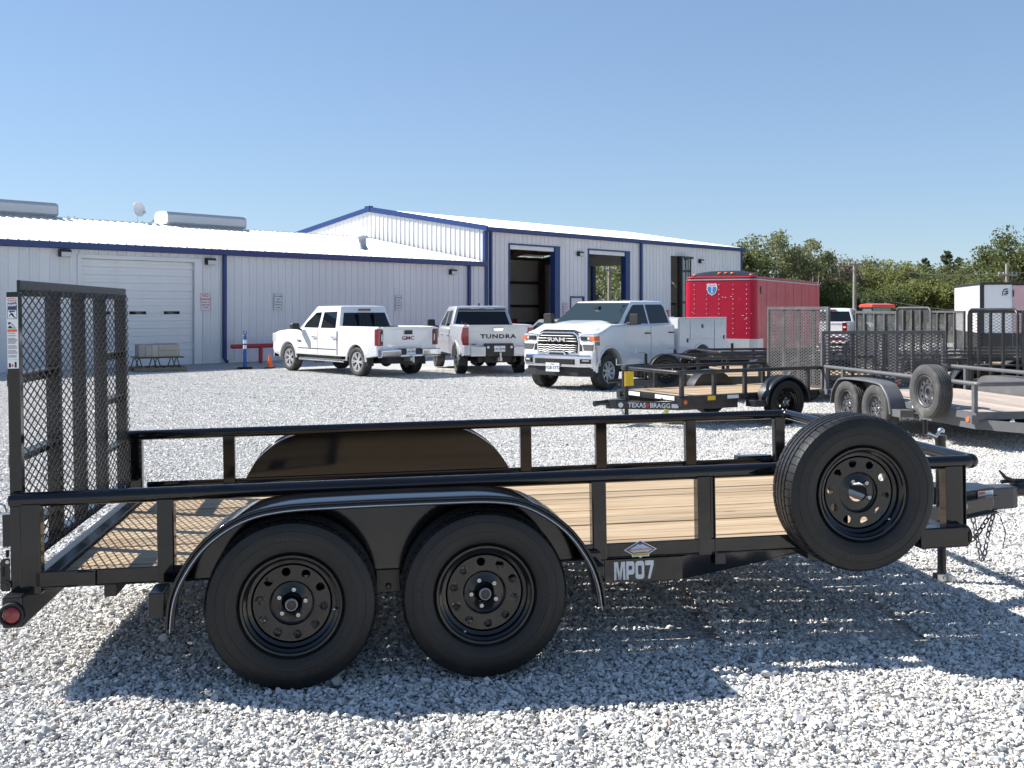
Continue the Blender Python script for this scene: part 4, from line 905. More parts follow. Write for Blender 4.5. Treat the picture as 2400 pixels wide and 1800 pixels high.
def arch(cx, cz, r, zb, n=14, sq=1.):
    """wheel arch points along the bottom edge, from front to rear (decreasing x)"""
    a = math.asin(max(-1, min(1, (zb-cz)/r))); return [(cx+r*math.cos(a+(math.pi-2*a)*i/n), cz+r*sq*math.sin(a+(math.pi-2*a)*i/n)) for i in range(n+1)]
def plate_(parent, M, txt, sc=1.):
    o = MB(); o.box((-.155*sc, -.08*sc, 0), (.155*sc, .08*sc, .004)); me = o.mesh('number_plate', PLATE); me.transform(M); q = link('number_plate', me, parent)
    text('plate_number', txt, .082*sc, PLATET, q, M @ Matrix.Translation((0, -.012*sc, .005)), .001, .002); text('plate_state', 'TEXAS', .030*sc, PLATET, q, M @ Matrix.Translation((0, .052*sc, .005)), .001, .0005)
def quad_on(o, a, b, c, d, off): n = (Vector(b)-Vector(a)).cross(Vector(d)-Vector(a)).normalized()*off; o.poly([tuple(Vector(v)+n) for v in (a, b, c, d)])
def greenhouse(parent, g, paint, w, glass=TINT, screen=TINT):
    """g: x of rear base, rear top, front top, front base; z base, z top; half widths base, top"""
    xrb, xrt, xft, xfb, zb, zt, wb, wt = g
    o = MB(); ny = 6
    ring = lambda x0, x1, z, hw, cr: [(x0, -hw, z), (x1, -hw, z), (x1, hw, z), (x0, hw, z)]
    v = ring(xrb, xfb, zb, wb, 0)+ring(xrt, xft, zt, wt, 0)+[((xrt*.8+xft*.2), -wt*.6, zt+.028), ((xrt*.25+xft*.75), -wt*.6, zt+.022), ((xrt*.25+xft*.75), wt*.6, zt+.022), ((xrt*.8+xft*.2), wt*.6, zt+.028)]
    o.add(v, [(0, 1, 5, 4), (1, 2, 6, 5), (2, 3, 7, 6), (3, 0, 4, 7), (4, 5, 9, 8), (5, 6, 10, 9), (6, 7, 11, 10), (7, 4, 8, 11), (8, 9, 10, 11), (0, 3, 2, 1)])
    o.build('cab_roof', paint, parent, smooth=40, bevel=.045, seg=4, ang=25)
    def ly(z): return wb+(wt-wb)*(z-zb)/(zt-zb)
    def fx(z): return xfb+(xft-xfb)*(z-zb)/(zt-zb)
    def rx(z): return xrb+(xrt-xrb)*(z-zb)/(zt-zb)
    return ly, fx, rx
def side_panes(parent, polys, ly, glass=TINT):
    for s in (-1, 1):
        for P in polys:
            o = MB(); vs = [(x, s*(ly(z)+.004), z) for x, z in P]+[(x, s*(ly(z)-.02), z) for x, z in P]; n = len(P)
            o.add(vs, [tuple(range(n)), tuple(range(2*n-1, n-1, -1))]+[(i, i+n, (i+1) % n+n, (i+1) % n) for i in range(n)]); o.build('side_window', glass, parent)
def end_pane(parent, name, fz, z0, z1, h0, h1, m, sgn, off=.006):
    """pane on the sloping front or rear face; fz(z) = x"""
    o = MB(); P = [(fz(z0), -h0, z0), (fz(z0), h0, z0), (fz(z1), h1, z1), (fz(z1), -h1, z1)]
    vs = [(x+sgn*off, y, z+.002) for x, y, z in P]+[(x-sgn*.03, y, z) for x, y, z in P]
    o.add(vs, [(0, 1, 2, 3), (7, 6, 5, 4)]+[(i, i+4, (i+1) % 4+4, (i+1) % 4) for i in range(4)]); return o.build(name, m, parent)
def mirror(parent, x, y, z, s, m=TRIMB, tow=False, paint=None):
    o = MB(); h, w = (.26, .24) if tow else (.19, .25)
    o.tube([(x+.03, y, z-.10), (x+.02, y+s*.16, z-.06)], .03, 8)
    o.prism([(y+s*.10, z-h/2), (y+s*(.10+w), z-h/2+.02), (y+s*(.10+w), z+h/2-.03), (y+s*(.08+w), z+h/2), (y+s*.12, z+h/2)], x-.05, x+.10, 'yz'); q = o.build('mirror', m, parent, bevel=.02, seg=3)
    if paint:
        o = MB(); o.prism([(y+s*.13, z-h/2+.09), (y+s*(.09+w), z-h/2+.09), (y+s*(.09+w), z+h/2-.02), (y+s*.14, z+h/2-.01)], x+.10, x+.135, 'yz'); o.build('mirror_cap', paint, q, bevel=.015)
def pickup(name, label, loc, rz, p):
    """crew-cab pickup: local x forward, origin on the ground under the rear axle"""
    e = empty(name, loc, rz, label, 'pickup truck', 'pickup trucks on the lot'); P = p['paint']; w = p['w']; WB = p['wb']; Rt = p['rt']
    ra = p.get('ra', Rt+.075); zb = p['sill']; cz = Rt+.01; xc = p['xc']; xt = p['xt']; zbed = p['zbed']
    xn = p['xn']; zh = p['zh']; zc = p['zc']; zbelt = p['zbelt']; xcowl = p['xcowl']
    # cab and front end
    body = [(xc, zb+.02)]+[(xc, zbelt-.06), (xc+.03, zbelt)]+[(xcowl-.35, zbelt+.01), (xcowl, zc), (xcowl+.4, zc-.01), (xn-.35, zh), (xn-.10, zh-.06), (xn, zh-.18), (xn+.02, .62), (xn-.06, .50)]
    fa = arch(WB, cz, ra, zb+.02, 14, p.get('sq', 1.)); body += [(fa[0][0]+.05, .46)]+fa
    wt = [.15]+[1]*(len(body)-1-len(fa)-1)+[.3]+[.25]*len(fa)
    o = MB(); slab(o, body, -w, w, .07, .07, wt); o.build('cab_body', P, e, smooth=38)
    # bed sides, floor, headboard, tailgate
    if p.get('bed', True):
        ra_ = arch(0, cz, ra, zb+.02, 14, p.get('sq', 1.)); bs = [(xt, zb+.08), (xt, zbed-.03), (xt+.03, zbed), (xc-.04, zbed), (xc-.025, zbed-.03), (xc-.025, zb+.02)]
        bs = bs[::-1]; bs = [(xc-.025, zb+.02)]+ra_+[(xt, zb+.08), (xt, zbed-.03), (xt+.03, zbed), (xc-.05, zbed), (xc-.025, zbed-.03)]
        wts = [.2]+[.25]*len(ra_)+[.5, 1, 1, 1, .6]
        for s in (-1, 1):
            o = MB()
            if s < 0: slab(o, bs, -w, -w+.16, .07, .02, wts)
            else: slab(o, bs, w-.16, w, .02, .07, wts)
            o.build('bed_side', P, e, smooth=38)
        o = MB(); o.box((xt+.06, -w+.14, .78), (xc-.03, w-.14, .84)); o.box((xc-.09, -w+.14, .84), (xc-.03, w-.14, zbed-.02)); o.build('bed_floor', TRIMB, e)
        o = MB(); o.box((xt-.005, -w+.155, zb+.22), (xt+.06, w-.155, zbed-.015)); o.prism([(xt-.02, zbed-.09), (xt-.035, zbed-.03), (xt-.01, zbed-.008), (xt+.06, zbed-.008), (xt+.06, zbed-.09)], -w+.157, w-.157); TG = o.build('tailgate', P, e, bevel=.012, seg=3)
    else: TG = None
    o = MB(); o.box((xt+.15, -.55, .36), (xn-.3, .55, .60)); o.box((xc, -w+.12, zb-.06), (xcowl+.2, w-.12, zb+.06)); o.build('chassis', TRIMB, e)
    # wheels
    for x in (0, WB):
        for s in (-1, 1): car_wheel(e, (x, s*(w-.02-p['tw']/2), Rt), 0 if s < 0 else math.pi, p['rim'], car_tyre(Rt, p['tw'], p['rr']), rng.random()*2)
        o = MB(); o.cyl((x, -w+.25, Rt), (x, w-.25, Rt), .06); o.build('axle', TRIMB, e)
    o = MB(); o.ball((0, 0, Rt), .17, 8); o.build('differential', TRIMB, e, smooth=50)
    ly, fx, rx = greenhouse(e, p['gh'], P, w)
    return e, TG, ly, fx, rx
def door_set(e, w, xs, zb, zt, m, hz, hm):
    """doors as panels standing just proud of the body, each with its handle"""
    for (x0, x1) in zip(xs, xs[1:]):
        for s in (-1, 1):
            o = MB(); o.prism([(x0+.008, zb), (x1-.008, zb), (x1-.008, zt-.02), (x1-.03, zt), (x0+.03, zt), (x0+.008, zt-.02)], s*(w-.02), s*(w+.006)); d = o.build('door', m, e, bevel=.006)
            o = MB(); o.box((x0-.006, s*(w-.02), zb), (x0+.006, s*(w+.002), zt)); o.build('door_seam', TRIMB, d)  # dark strip painted in for the shade of the door gap
            o = MB(); o.tube([(x0+.06, s*(w+.004), hz), (x0+.09, s*(w+.045), hz), (x0+.24, s*(w+.045), hz), (x0+.27, s*(w+.004), hz)], .017, 6); o.build('handle', hm, d, smooth=40)
RY = lambda x, y, z: frame((x, y, z), (0, -1, 0), (0, 0, 1))     # lettering facing the rear
FY = lambda x, y, z: frame((x, y, z), (0, 1, 0), (0, 0, 1))      # lettering facing the front
RIM20 = alloy_mesh(.262, .275, 6, ALLOY); RIM18 = alloy_mesh(.236, .27, 8, ALLOY, 1); RIMB = alloy_mesh(.262, .285, 6, mat('dark_alloy', (.10, .10, .105), .35, .6))
# --- white pickup by the wall, seen from its left rear
p = dict(paint=PAINTW, w=1.015, wb=3.645, rt=.405, tw=.275, rr=.262, rim=RIM20, sill=.50, xc=.93, xt=-1.02, zbed=1.375, xn=4.56, zh=1.20, zc=1.27, zbelt=1.28, xcowl=3.12, ra=.475, sq=1.02, gh=(.95, 1.13, 2.40, 3.14, 1.25, 1.93, .95, .76))
F = Vector((-.67, .743)); F.normalize(); Lf = Vector((-F.y, F.x)); c0 = Vector((-4.21, 28.74))-Lf*(1.015-.1)
e, TG, ly, fx, rx = pickup('pickup_truck', 'white crew cab pickup with silver wheels parked nose towards the wall', (c0.x, c0.y, gz(29.2)), math.atan2(F.y, F.x), p)
door_set(e, 1.015, (.96, 1.98, 3.08), .56, 1.22, PAINTW, 1.06, CHROME)
side_panes(e, [[(1.15, 1.31), (1.93, 1.31), (1.93, 1.76), (1.25, 1.78)], [(2.06, 1.31), (2.86, 1.31), (2.76, 1.45), (2.35, 1.745), (2.06, 1.76)]], ly)
end_pane(e, 'rear_window', rx, 1.34, 1.745, .82, .70, TINT, -1); end_pane(e, 'windscreen', fx, 1.34, 1.80, .84, .68, TINT, 1)
for y in (-.26, .26): o = MB(); o.box((.93, y-.008, 1.36), (1.07, y+.008, 1.73)); o.build('window_divider', TRIMB, e)
o = MB(); o.box((1.05, -.20, 1.80), (1.13, .20, 1.855)); o.build('high_brake_lamp', REDLENS, e, bevel=.01)
for s in (-1, 1):
    mirror(e, 2.86, s*1.0, 1.34, s, TRIMB)
    o = MB(); o.box((-1.045, s*.835, .86), (-.90, s*1.022, 1.31)); tl = o.build('tail_lamp', REDLENS, e, bevel=.015)
    o = MB(); o.prism([(s*.845, .90), (s*.925, .90), (s*.925, 1.20), (s*.90, 1.26), (s*.845, 1.27)], -1.052, -1.046, 'yz'); o.build('lamp_insert', TRIMB, tl); o = MB(); o.box((-1.056, s*.865, .98), (-1.053, s*.905, 1.17)); o.build('reverse_lamp', LAMPC, tl)
    o = MB(); o.tube([(.55, s*1.02, .40), (2.95, s*1.02, .40)], .045, 8); o.build('running_board', CHROME, e, smooth=40)
    o = MB(); o.box((1.0, s*1.018, .70), (3.05, s*1.026, .725)); o.build('side_moulding', CHROME, e)
    for x in (0, 3.645):
        o = MB(); a = [(x+.50*math.cos(t*math.pi/16), .415+.50*math.sin(t*math.pi/16)) for t in range(0, 17)]; b = [(x+.455*math.cos(t*math.pi/16), .415+.462*math.sin(t*math.pi/16)) for t in range(16, -1, -1)]; o.prism(a+b, s*.98, s*1.028); o.build('wheel_arch_trim', PAINTW if x == 0 else PAINTW, e, bevel=.01)
    o = MB(); o.prism([(-.52, .30), (-.50, .62), (-.44, .62), (-.44, .32)], s*.78, s*.99); o.build('mud_flap', TRIMB, e)
o = MB(); o.prism([(-1.20, .56), (-1.225, .60), (-1.225, .74), (-1.19, .77), (-1.03, .77), (-1.03, .54)], -1.0, -.36); o.prism([(-1.20, .56), (-1.225, .60), (-1.225, .74), (-1.19, .77), (-1.03, .77), (-1.03, .54)], .36, 1.0); o.prism([(-1.20, .55), (-1.22, .58), (-1.21, .62), (-1.03, .62), (-1.03, .54)], -.359, .359); bp = o.build('rear_bumper', CHROME, e, bevel=.015, seg=3)
o = MB(); o.box((-1.16, -.36, .62), (-1.05, .36, .78)); o.build('bumper_step', TRIMB, bp)
plate_(bp, RY(-1.165, 0, .70), 'LVK·4973')
o = MB(); o.box((-1.20, -.06, .44), (-.9, .06, .54)); o.cyl((-1.28, 0, .40), (-1.28, 0, .60), .028); o.build('tow_hitch', STEEL, e)
o = MB(); o.box((-1.062, -.13, 1.16), (-1.045, .13, 1.27)); o.build('tailgate_handle', TRIMB, TG, bevel=.01)
text('badge', 'GMC', .14, mat('badge_red', (.16, .03, .03), .3), TG, RY(-1.030, 0, 1.055), .006, .004, 1.35); text('badge', 'SIERRA', .06, CHROME, TG, RY(-1.030, .58, .86), .004, .001, 1.3)
o = MB(); o.box((-1.034, -.84, .93), (-1.028, .84, .94)); o.build('tailgate_crease', PAINTW, TG)
o = MB(); o.box((4.50, -.70, .75), (4.60, .70, 1.12)); o.build('grille', CHROME, e, bevel=.02)
for s in (-1, 1): o = MB(); o.box((4.38, s*.72, .85), (4.57, s*1.02, 1.12)); o.build('headlamp', LAMPC, e, bevel=.02)
o = MB(); o.prism([(4.52, .40), (4.66, .46), (4.66, .66), (4.52, .70)], -1.0, 1.0); o.build('front_bumper', CHROME, e, bevel=.02)
o = MB(); o.lathe([(.10, -.35), (.13, -.1), (.13, .35), (.10, .5)], 14, 'x', c=(-.55, -.45, .42)); o.build('exhaust', DULL, e, smooth=40)
text('badge', 'Texas', .10, TRIMB, e, frame((2.98, 1.026, .92), (-1, 0, 0), (0, 0, 1)), .004, .001)
# --- silver pickup beside it
p = dict(paint=PAINTS, w=1.02, wb=3.70, rt=.42, tw=.285, rr=.262, rim=RIMB, sill=.52, xc=.96, xt=-1.06, zbed=1.42, xn=4.70, zh=1.22, zc=1.30, zbelt=1.31, xcowl=3.15, ra=.50, sq=1.0, gh=(.98, 1.20, 2.45, 3.20, 1.29, 1.93, .955, .77))
F = Vector((-.236, .972)); F.normalize(); Lf = Vector((-F.y, F.x)); c0 = Vector((-1.53, 29.92))-Lf*(1.02-.1)
e, TG, ly, fx, rx = pickup('pickup_truck', 'silver crew cab pickup with large black tailgate lettering parked between two white pickups', (c0.x, c0.y, gz(30.1)), math.atan2(F.y, F.x), p)
door_set(e, 1.02, (1.0, 2.02, 3.1), .58, 1.25, PAINTS, 1.10, PAINTS)
side_panes(e, [[(1.28, 1.345), (1.98, 1.345), (1.98, 1.79), (1.45, 1.82)], [(2.08, 1.345), (2.9, 1.345), (2.8, 1.48), (2.4, 1.79), (2.08, 1.80)]], ly)
end_pane(e, 'rear_window', rx, 1.36, 1.775, .84, .72, TINT, -1); end_pane(e, 'windscreen', fx, 1.38, 1.86, .85, .70, TINT, 1)
o = MB(); o.prism([(1.115, 1.815), (1.05, 1.845), (1.10, 1.885), (1.24, 1.89), (1.24, 1.82)], -.72, .72); o.build('roof_spoiler', mat('gunmetal_trim', (.12, .14, .165), .35, .4), e, bevel=.012)
for y in (-.22, .22): o = MB(); o.box((1.045, y-.13, 1.85), (1.075, y+.13, 1.875)); o.build('cargo_lamp', LAMPC, e)
o = MB(); o.prism([(1.5, 1.94), (1.66, 1.94), (1.55, 2.03)], -.02, .02); o.build('antenna_fin', TRIMB, e)
st = MB()
for mi, y0, y1, z0, z1 in ((0, .46, .66, 1.44, 1.505), (1, .46, .66, 1.395, 1.44), (2, .60, .66, 1.44, 1.505)):
    st.mi = mi; st.poly([(rx(z0)-.0065-.001*mi, y0, z0), (rx(z0)-.0065-.001*mi, y1, z0), (rx(z1)-.0065-.001*mi, y1, z1), (rx(z1)-.0065-.001*mi, y0, z1)])
st.build('window_sticker', [WHITEP, REDP, NAVY], e, recalc=False)
for s in (-1, 1):
    mirror(e, 2.95, s*1.0, 1.40, s, TRIMB, tow=True, paint=PAINTS)
    o = MB(); o.prism([(s*.84, .86), (s*1.01, .86), (s*1.03, 1.05), (s*1.01, 1.33), (s*.84, 1.34)], -1.10, -.92, 'yz'); tl = o.build('tail_lamp', REDLENS, e, bevel=.015)
    for k in range(3): o = MB(); o.box((-1.104, s*(.87+.045*k), .90), (-1.1005, s*(.880+.045*k), 1.30)); o.build('lamp_rib', mat('bright_red_lens', (.5, .03, .05), .2), tl)
    o = MB(); o.prism([(-1.26, .58), (-1.28, .64), (-1.25, .84), (-1.02, .86), (-.62, .80), (-.60, .60), (-.9, .54)], s*.82, s*1.01); o.build('bumper_corner', PAINTS, e, bevel=.02, seg=3)
    o = MB(); o.prism([(-1.275, .55), (-1.29, .60), (-1.285, .82), (-1.06, .84), (-1.06, .55)], s*.40, s*.818); o.build('bumper_step', PAINTS, e, bevel=.012)
    o = MB(); o.cyl((-1.29, s*.33, .80), (-1.27, s*.33, .80), .035); o.build('plate_lamp', LAMPC, e)
    o = MB(); o.prism([(-.54, .26), (-.52, .62), (-.44, .62), (-.44, .30)], s*.76, s*1.0); o.build('mud_flap', TRIMB, e)
    for x in (0, 3.70):
        o = MB(); a = [(x+.535*math.cos(t*math.pi/16), .43+.535*math.sin(t*math.pi/16)) for t in range(0, 17)]; b = [(x+.48*math.cos(t*math.pi/16), .43+.485*math.sin(t*math.pi/16)) for t in range(16, -1, -1)]; o.prism(a+b, s*.98, s*1.045); o.build('wheel_arch_trim', PAINTS, e, bevel=.012)
o = MB(); o.box((-1.25, -.40, .54), (-1.05, .40, .90)); bp = o.build('rear_bumper', TRIMB, e, bevel=.015)
plate_(bp, RY(-1.256, 0, .755), 'LPL·4292'); o = MB(); o.box((-1.30, -.06, .42), (-.9, .06, .52)); o.cyl((-1.36, 0, .42), (-1.36, 0, .66), .03); o.build('tow_hitch', STEEL, e)
o = MB(); o.prism([(-.86, 1.395), (.86, 1.395), (.86, 1.24), (.40, 1.24), (.28, 1.29), (-.28, 1.29), (-.40, 1.24), (-.86, 1.24)], -1.085, -1.062, 'yz'); o.build('tailgate_brow', PAINTS, TG, bevel=.008)
o = MB(); o.prism([(-.17, 1.335), (.17, 1.335), (.13, 1.24), (-.13, 1.24)], -1.112, -1.08, 'yz'); o.build('tailgate_handle', CHROME, TG, bevel=.015)
text('lettering', 'TUNDRA', .155, INK, TG, RY(-1.070, 0, 1.09), .006, .006, 1.45, sp=1.15); text('badge', '4x4', .06, INK, TG, RY(-1.070, .70, .88), .004, .002, 1.6)
o = MB(); o.box((4.64, -.80, .55), (4.74, .80, 1.15)); o.build('grille', TRIMB, e, bevel=.02)
for y in (-.55, .5): o = MB(); o.lathe([(.12, -.4), (.15, -.1), (.15, .3), (.1, .45)], 14, 'x', c=(-.6, y, .40)); o.build('exhaust', TRIMB, e, smooth=40)
# --- white utility truck facing the camera, with service body
p = dict(paint=PAINTW, w=1.01, wb=4.10, rt=.421, tw=.28, rr=.236, rim=RIM18, sill=.52, xc=1.28, xt=-1.25, zbed=1.45, xn=4.72, zh=1.36, zc=1.50, zbelt=1.47, xcowl=3.62, ra=.52, sq=1.04, bed=False, gh=(1.30, 1.48, 2.92, 3.72, 1.44, 2.02, .95, .77))
F = Vector((-.639, -.77)); F.normalize(); Lf = Vector((-F.y, F.x)); c0 = Vector((2.16, 23.62))-Lf*(1.01-.08)-F*4.10
e, TG, ly, fx, rx = pickup('service_truck', 'white crew cab truck with chrome grille and white service body facing the camera', (c0.x, c0.y, gz(25)), math.atan2(F.y, F.x), p)
door_set(e, 1.01, (1.34, 2.40, 3.52), .60, 1.43, PAINTW, 1.27, TRIMB)
side_panes(e, [[(1.46, 1.50), (2.34, 1.49), (2.34, 1.945), (1.62, 1.95), (1.53, 1.90)], [(2.41, 1.49), (3.44, 1.51), (3.28, 1.66), (2.94, 1.90), (2.84, 1.94), (2.41, 1.945)]], ly)
end_pane(e, 'windscreen', fx, 1.49, 1.985, .915, .755, SCREEN, 1, .010); end_pane(e, 'rear_window', rx, 1.56, 1.90, .78, .68, TINT, -1)
o = MB(); o.box((3.10, -.06, 1.80), (3.22, .06, 1.90)); o.build('mirror_stalk', TRIMB, e)
# hood with raised centre
o = MB(); nx_, ny_ = 12, 22; vs = []; fs = []
for i in range(nx_+1):
    u = i/nx_; x = 3.62+u*1.08
    for j in range(ny_+1):
        y = -.97+1.94*j/ny_; ay = abs(y); base = 1.535-.10*u-.055*u*u-.05*max(0, u-.85)/.15
        bul = .075*(1/(1+math.exp((ay-.52)/.035)))*(.55+.45*u); fall = -.10*max(0, (ay-.62)/.35)**2-.05*max(0, (ay-.9)/.07)**2
        bow = -.13*(ay/.97)**2.2*u if False else 0
        vs.append((x-.17*(ay/.97)**2*u, y, base+bul+fall-.03*max(0, u-.9)/.1))
for i in range(nx_):
    for j in range(ny_): a = i*(ny_+1)+j; fs.append((a, a+1, a+ny_+2, a+ny_+1))
o.add(vs, fs); o.build('hood', PAINTW, e, smooth=60)
for s in (-1, 1):
    o = MB(); o.prism([(4.05, s*.985-.01), (4.32, s*.985-.01), (4.34, s*.985+.012), (4.07, s*.985+.012)], 1.325, 1.36, 'xy'); o.build('fender_vent', TRIMB, e)
    mirror(e, 3.42, s*1.02, 1.60, s, TRIMB, tow=True)
    o = MB(); a = [(4.1+.56*math.cos(t*math.pi/16), .43+.575*math.sin(t*math.pi/16)) for t in range(0, 17)]; b = [(4.1+.51*math.cos(t*math.pi/16), .43+.53*math.sin(t*math.pi/16)) for t in range(16, -1, -1)]; o.prism(a+b, s*.98, s*1.035); o.build('wheel_arch_trim', PAINTW, e, bevel=.015)
    # headlamps: chrome bezel with two rows
    o = MB(); o.prism([(s*.60, .86), (s*1.0, .84), (s*1.015, 1.12), (s*1.0, 1.30), (s*.60, 1.27)], 4.86, 5.085, 'yz'); bz = o.build('lamp_bezel', CHROME, e, bevel=.02)
    o = MB(); o.box((5.07, s*.63, 1.14), (5.10, s*.985, 1.23)); o.build('headlamp', TRIMB, bz, bevel=.01); o = MB(); o.cyl((5.10, s*.86, 1.185), (5.108, s*.86, 1.185), .035); o.build('lamp_lens', LAMPC, bz); o = MB(); o.box((4.90, s*.90, 1.13), (5.105, s*1.022, 1.235)); o.build('turn_lamp', AMBER, bz, bevel=.01)
    o = MB(); o.box((5.085, s*.66, 1.145), (5.104, s*.78, 1.225)); o.build('lamp_black', TRIMB, bz)
    o = MB(); o.prism([(s*.72, .91), (s*.97, .91), (s*.985, 1.05), (s*.68, 1.05)], 5.075, 5.10, 'yz'); o.build('headlamp', SMOKE, bz, bevel=.012)
    o = MB(); o.prism([(s*.61, .90), (s*.69, .90), (s*.66, 1.04), (s*.61, 1.06)], 5.08, 5.098, 'yz'); o.build('lamp_black', TRIMB, bz)
GREYCH = mat('satin_chrome', (.16, .16, .165), .4, .6)
# grille: chrome surround, black cavity, wavy chrome bars
G0 = [(-.60, .80), (.60, .80), (.62, 1.05), (.57, 1.26), (.46, 1.325), (-.46, 1.325), (-.57, 1.26), (-.62, 1.05)]
o = MB(); o.prism(G0, 5.02, 5.10, 'yz'); gr = o.build('grille_surround', CHROME, e, bevel=.02)
o = MB(); o.prism([(a*.92, .845+(b-.80)*.86) for a, b in G0], 5.05, 5.106, 'yz'); o.build('grille_cavity', DARK, gr)
for z, hw in ((1.235, .47), (1.175, .53), (1.115, .55), (1.02, .55), (.97, .55), (.92, .545), (.875, .53)):
    o = MB(); pts = []
    for k in range(13):
        y = -hw+2*hw*k/12; pts.append((5.125+(.010 if k % 2 else 0), y, z+(.010 if k % 2 else -.004)*(z < 1.1)))
    o.tube(pts, .0085, 6); o.build('grille_bar', GREYCH, gr, smooth=50)
o = MB(); o.box((5.11, -.30, 1.09), (5.140, .30, 1.20)); nb_ = o.build('name_bar', DARK, gr, bevel=.006); text('lettering', 'RAM', .125, CHROME, nb_, FY(5.143, 0, 1.145), .012, .004, 1.9)
o = MB(); o.prism([(-.30, .80), (-.22, .895), (.22, .895), (.30, .80)], 5.08, 5.16, 'yz'); o.build('grille_crossbar', CHROME, gr, bevel=.012); o = MB(); o.prism([(-.235, .806), (-.185, .86), (.185, .86), (.235, .806)], 5.14, 5.165, 'yz'); o.build('grille_slot', DARK, gr)
# front bumper
o = MB(); o.prism([(5.02, -.0), (5.02, .0)], 0, 0) if False else None
pr = [(4.72, -1.0), (5.00, -.97), (5.13, -.62), (5.16, 0), (5.13, .62), (5.00, .97), (4.72, 1.0), (4.72, .9), (4.9, .6), (4.9, -.6), (4.72, -.9)]
o = MB(); o.prism(pr, .54, .815, 'xy'); fb = o.build('front_bumper', CHROME, e, bevel=.035, seg=3)
o = MB(); o.prism([(5.14, -.56), (5.232, -.56), (5.258, 0), (5.232, .56), (5.14, .56)], .60, .72, 'xy'); o.build('air_intake', DARK, fb)
for s in (-1, 1):
    o = MB(); o.box((5.20, s*.47, .625), (5.243, s*.53, .70)); o.build('tow_hook', TRIMB, fb)
    o = MB(); fr = frame((5.165, s*.81, .675), (-.345*s, .94*s if False else .94, 0) if s > 0 else (.345, .94, 0), (0, 0, 1)); me = MB(); me.box((-.125, -.05, -.004), (.125, .05, .014)); m_ = me.mesh('fog_lamp', TRIMB); m_.transform(fr); fl = link('fog_lamp', m_, fb)
    me = MB(); me.box((-.07, .0, .0), (.09, .032, .020)); m_ = me.mesh('fog_lens', LAMPC); m_.transform(fr); link('fog_lens', m_, fl)
o = MB(); o.prism([(4.72, -.98), (4.94, -.94), (5.07, -.60), (5.09, 0), (5.07, .60), (4.94, .94), (4.72, .98)], .33, .539, 'xy'); o.build('air_dam', TRIMB, e, bevel=.02).location.x = -.28
plate_(fb, FY(5.185, -.02, .53), 'YGB·3772', 1.25)
for ch in e.children:
    if ch.name.split('.')[0] in ('lamp_bezel', 'grille_surround'): ch.location.x -= .365
for ch in fb.children:
    if ch.name.split('.')[0] in ('air_intake', 'tow_hook', 'fog_lamp'): ch.location.x -= .09
fb.location.x = -.28
o = MB(); o.prism([(3.60, 1.515), (3.74, 1.51), (3.74, 1.525), (3.60, 1.535)], -.86, .86); o.build('wiper_cowl', TRIMB, e)
for x, y in ((3.15, .55), (2.0, 0)):
    o = MB(); o.prism([(x-.05, 2.03), (x+.07, 2.03), (x-.02, 2.11)] if y else [(x-.05, 2.045), (x+.06, 2.045), (x, 2.07)], y-.02-.05*(y == 0), y+.02+.05*(y == 0)); o.build('antenna_fin', TRIMB, e)
# service body: side chests with doors, latches, wheel openings
for s in (-1, 1):
    ra_ = arch(0, .43, .53, .66, 14); pts = [(1.18, .62)]+ra_+[(-1.30, .62), (-1.30, 1.60), (1.18, 1.60)]
    o = MB(); o.prism(pts, s*.58, s*1.03); sb = o.build('tool_chest', PAINTW, e, bevel=.012)
    o = MB(); o.prism([(.56*math.cos(t*math.pi/16), .43+.56*math.sin(t*math.pi/16)) for t in range(17)]+[(.51*math.cos(t*math.pi/16), .43+.51*math.sin(t*math.pi/16)) for t in range(16, -1, -1)], s*1.0, s*1.05); o.build('wheel_arch_trim', PAINTW, e)
    for (x0, x1, z0, z1, lx, lz) in ((.64, 1.14, .70, 1.55, .74, 1.05), (-.60, .60, 1.08, 1.55, .0, 1.40), (-1.26, -.64, .70, 1.55, -1.14, 1.10)):
        o = MB(); o.box((x0, s*1.028, z0), (x1, s*1.045, z1)); d = o.build('chest_door', PAINTW, sb, bevel=.006); o = MB(); o.cyl((lx, s*1.04, lz), (lx, s*1.056, lz), .055, n=14); o.build('paddle_latch', TRIMB, d, smooth=40); o = MB(); o.box((lx-.012, s*1.054, lz-.04), (lx+.012, s*1.064, lz+.04)); o.build('latch_handle', PAINTW, d)
    o = MB(); o.box((-1.3, s*.56, 1.60), (1.18, s*1.045, 1.625)); o.build('chest_lid', PAINTW, sb, bevel=.006)
o = MB(); o.box((-1.30, -.58, .80), (1.18, .58, .86)); o.box((1.13, -.58, .86), (1.18, .58, 1.60)); o.build('bed_floor', PAINTW, e)
o = MB(); o.box((-1.30, -.56, .86), (-1.25, .56, 1.30)); o.build('tailgate', PAINTW, e, bevel=.008)
for s in (-1, 1): o = MB(); o.box((-1.33, s*.70, .85), (-1.301, s*.95, .97)); o.build('tail_lamp', REDLENS, e, bevel=.008)
q = e
def carried(name, label, cat, x, y, z): v = q.matrix_basis @ Vector((x, y, z)); return empty(name, v, q.rotation_euler.z, label, cat)
t = carried('tool_box', 'red steel tool box on top of the service truck body', 'tool box', .95, .1, 1.627)
o = MB(); o.box((-.20, -.40, -.02), (.20, .42, .155)); o.build('box_body', REDPIPE, t, bevel=.01); o = MB(); o.box((-.21, -.41, .156), (.21, .43, .19)); o.build('box_lid', REDPIPE, t, bevel=.01)
o = MB(); o.box((-.24, -.56, -.03), (-.12, .56, 0)); o.box((.12, -.56, -.03), (.24, .56, 0)); o.build('mount', TRIMB, t)
t = carried('hose_reel', 'round grey hose coil standing on the service truck body', 'hose', .55, -.80, 1.627)
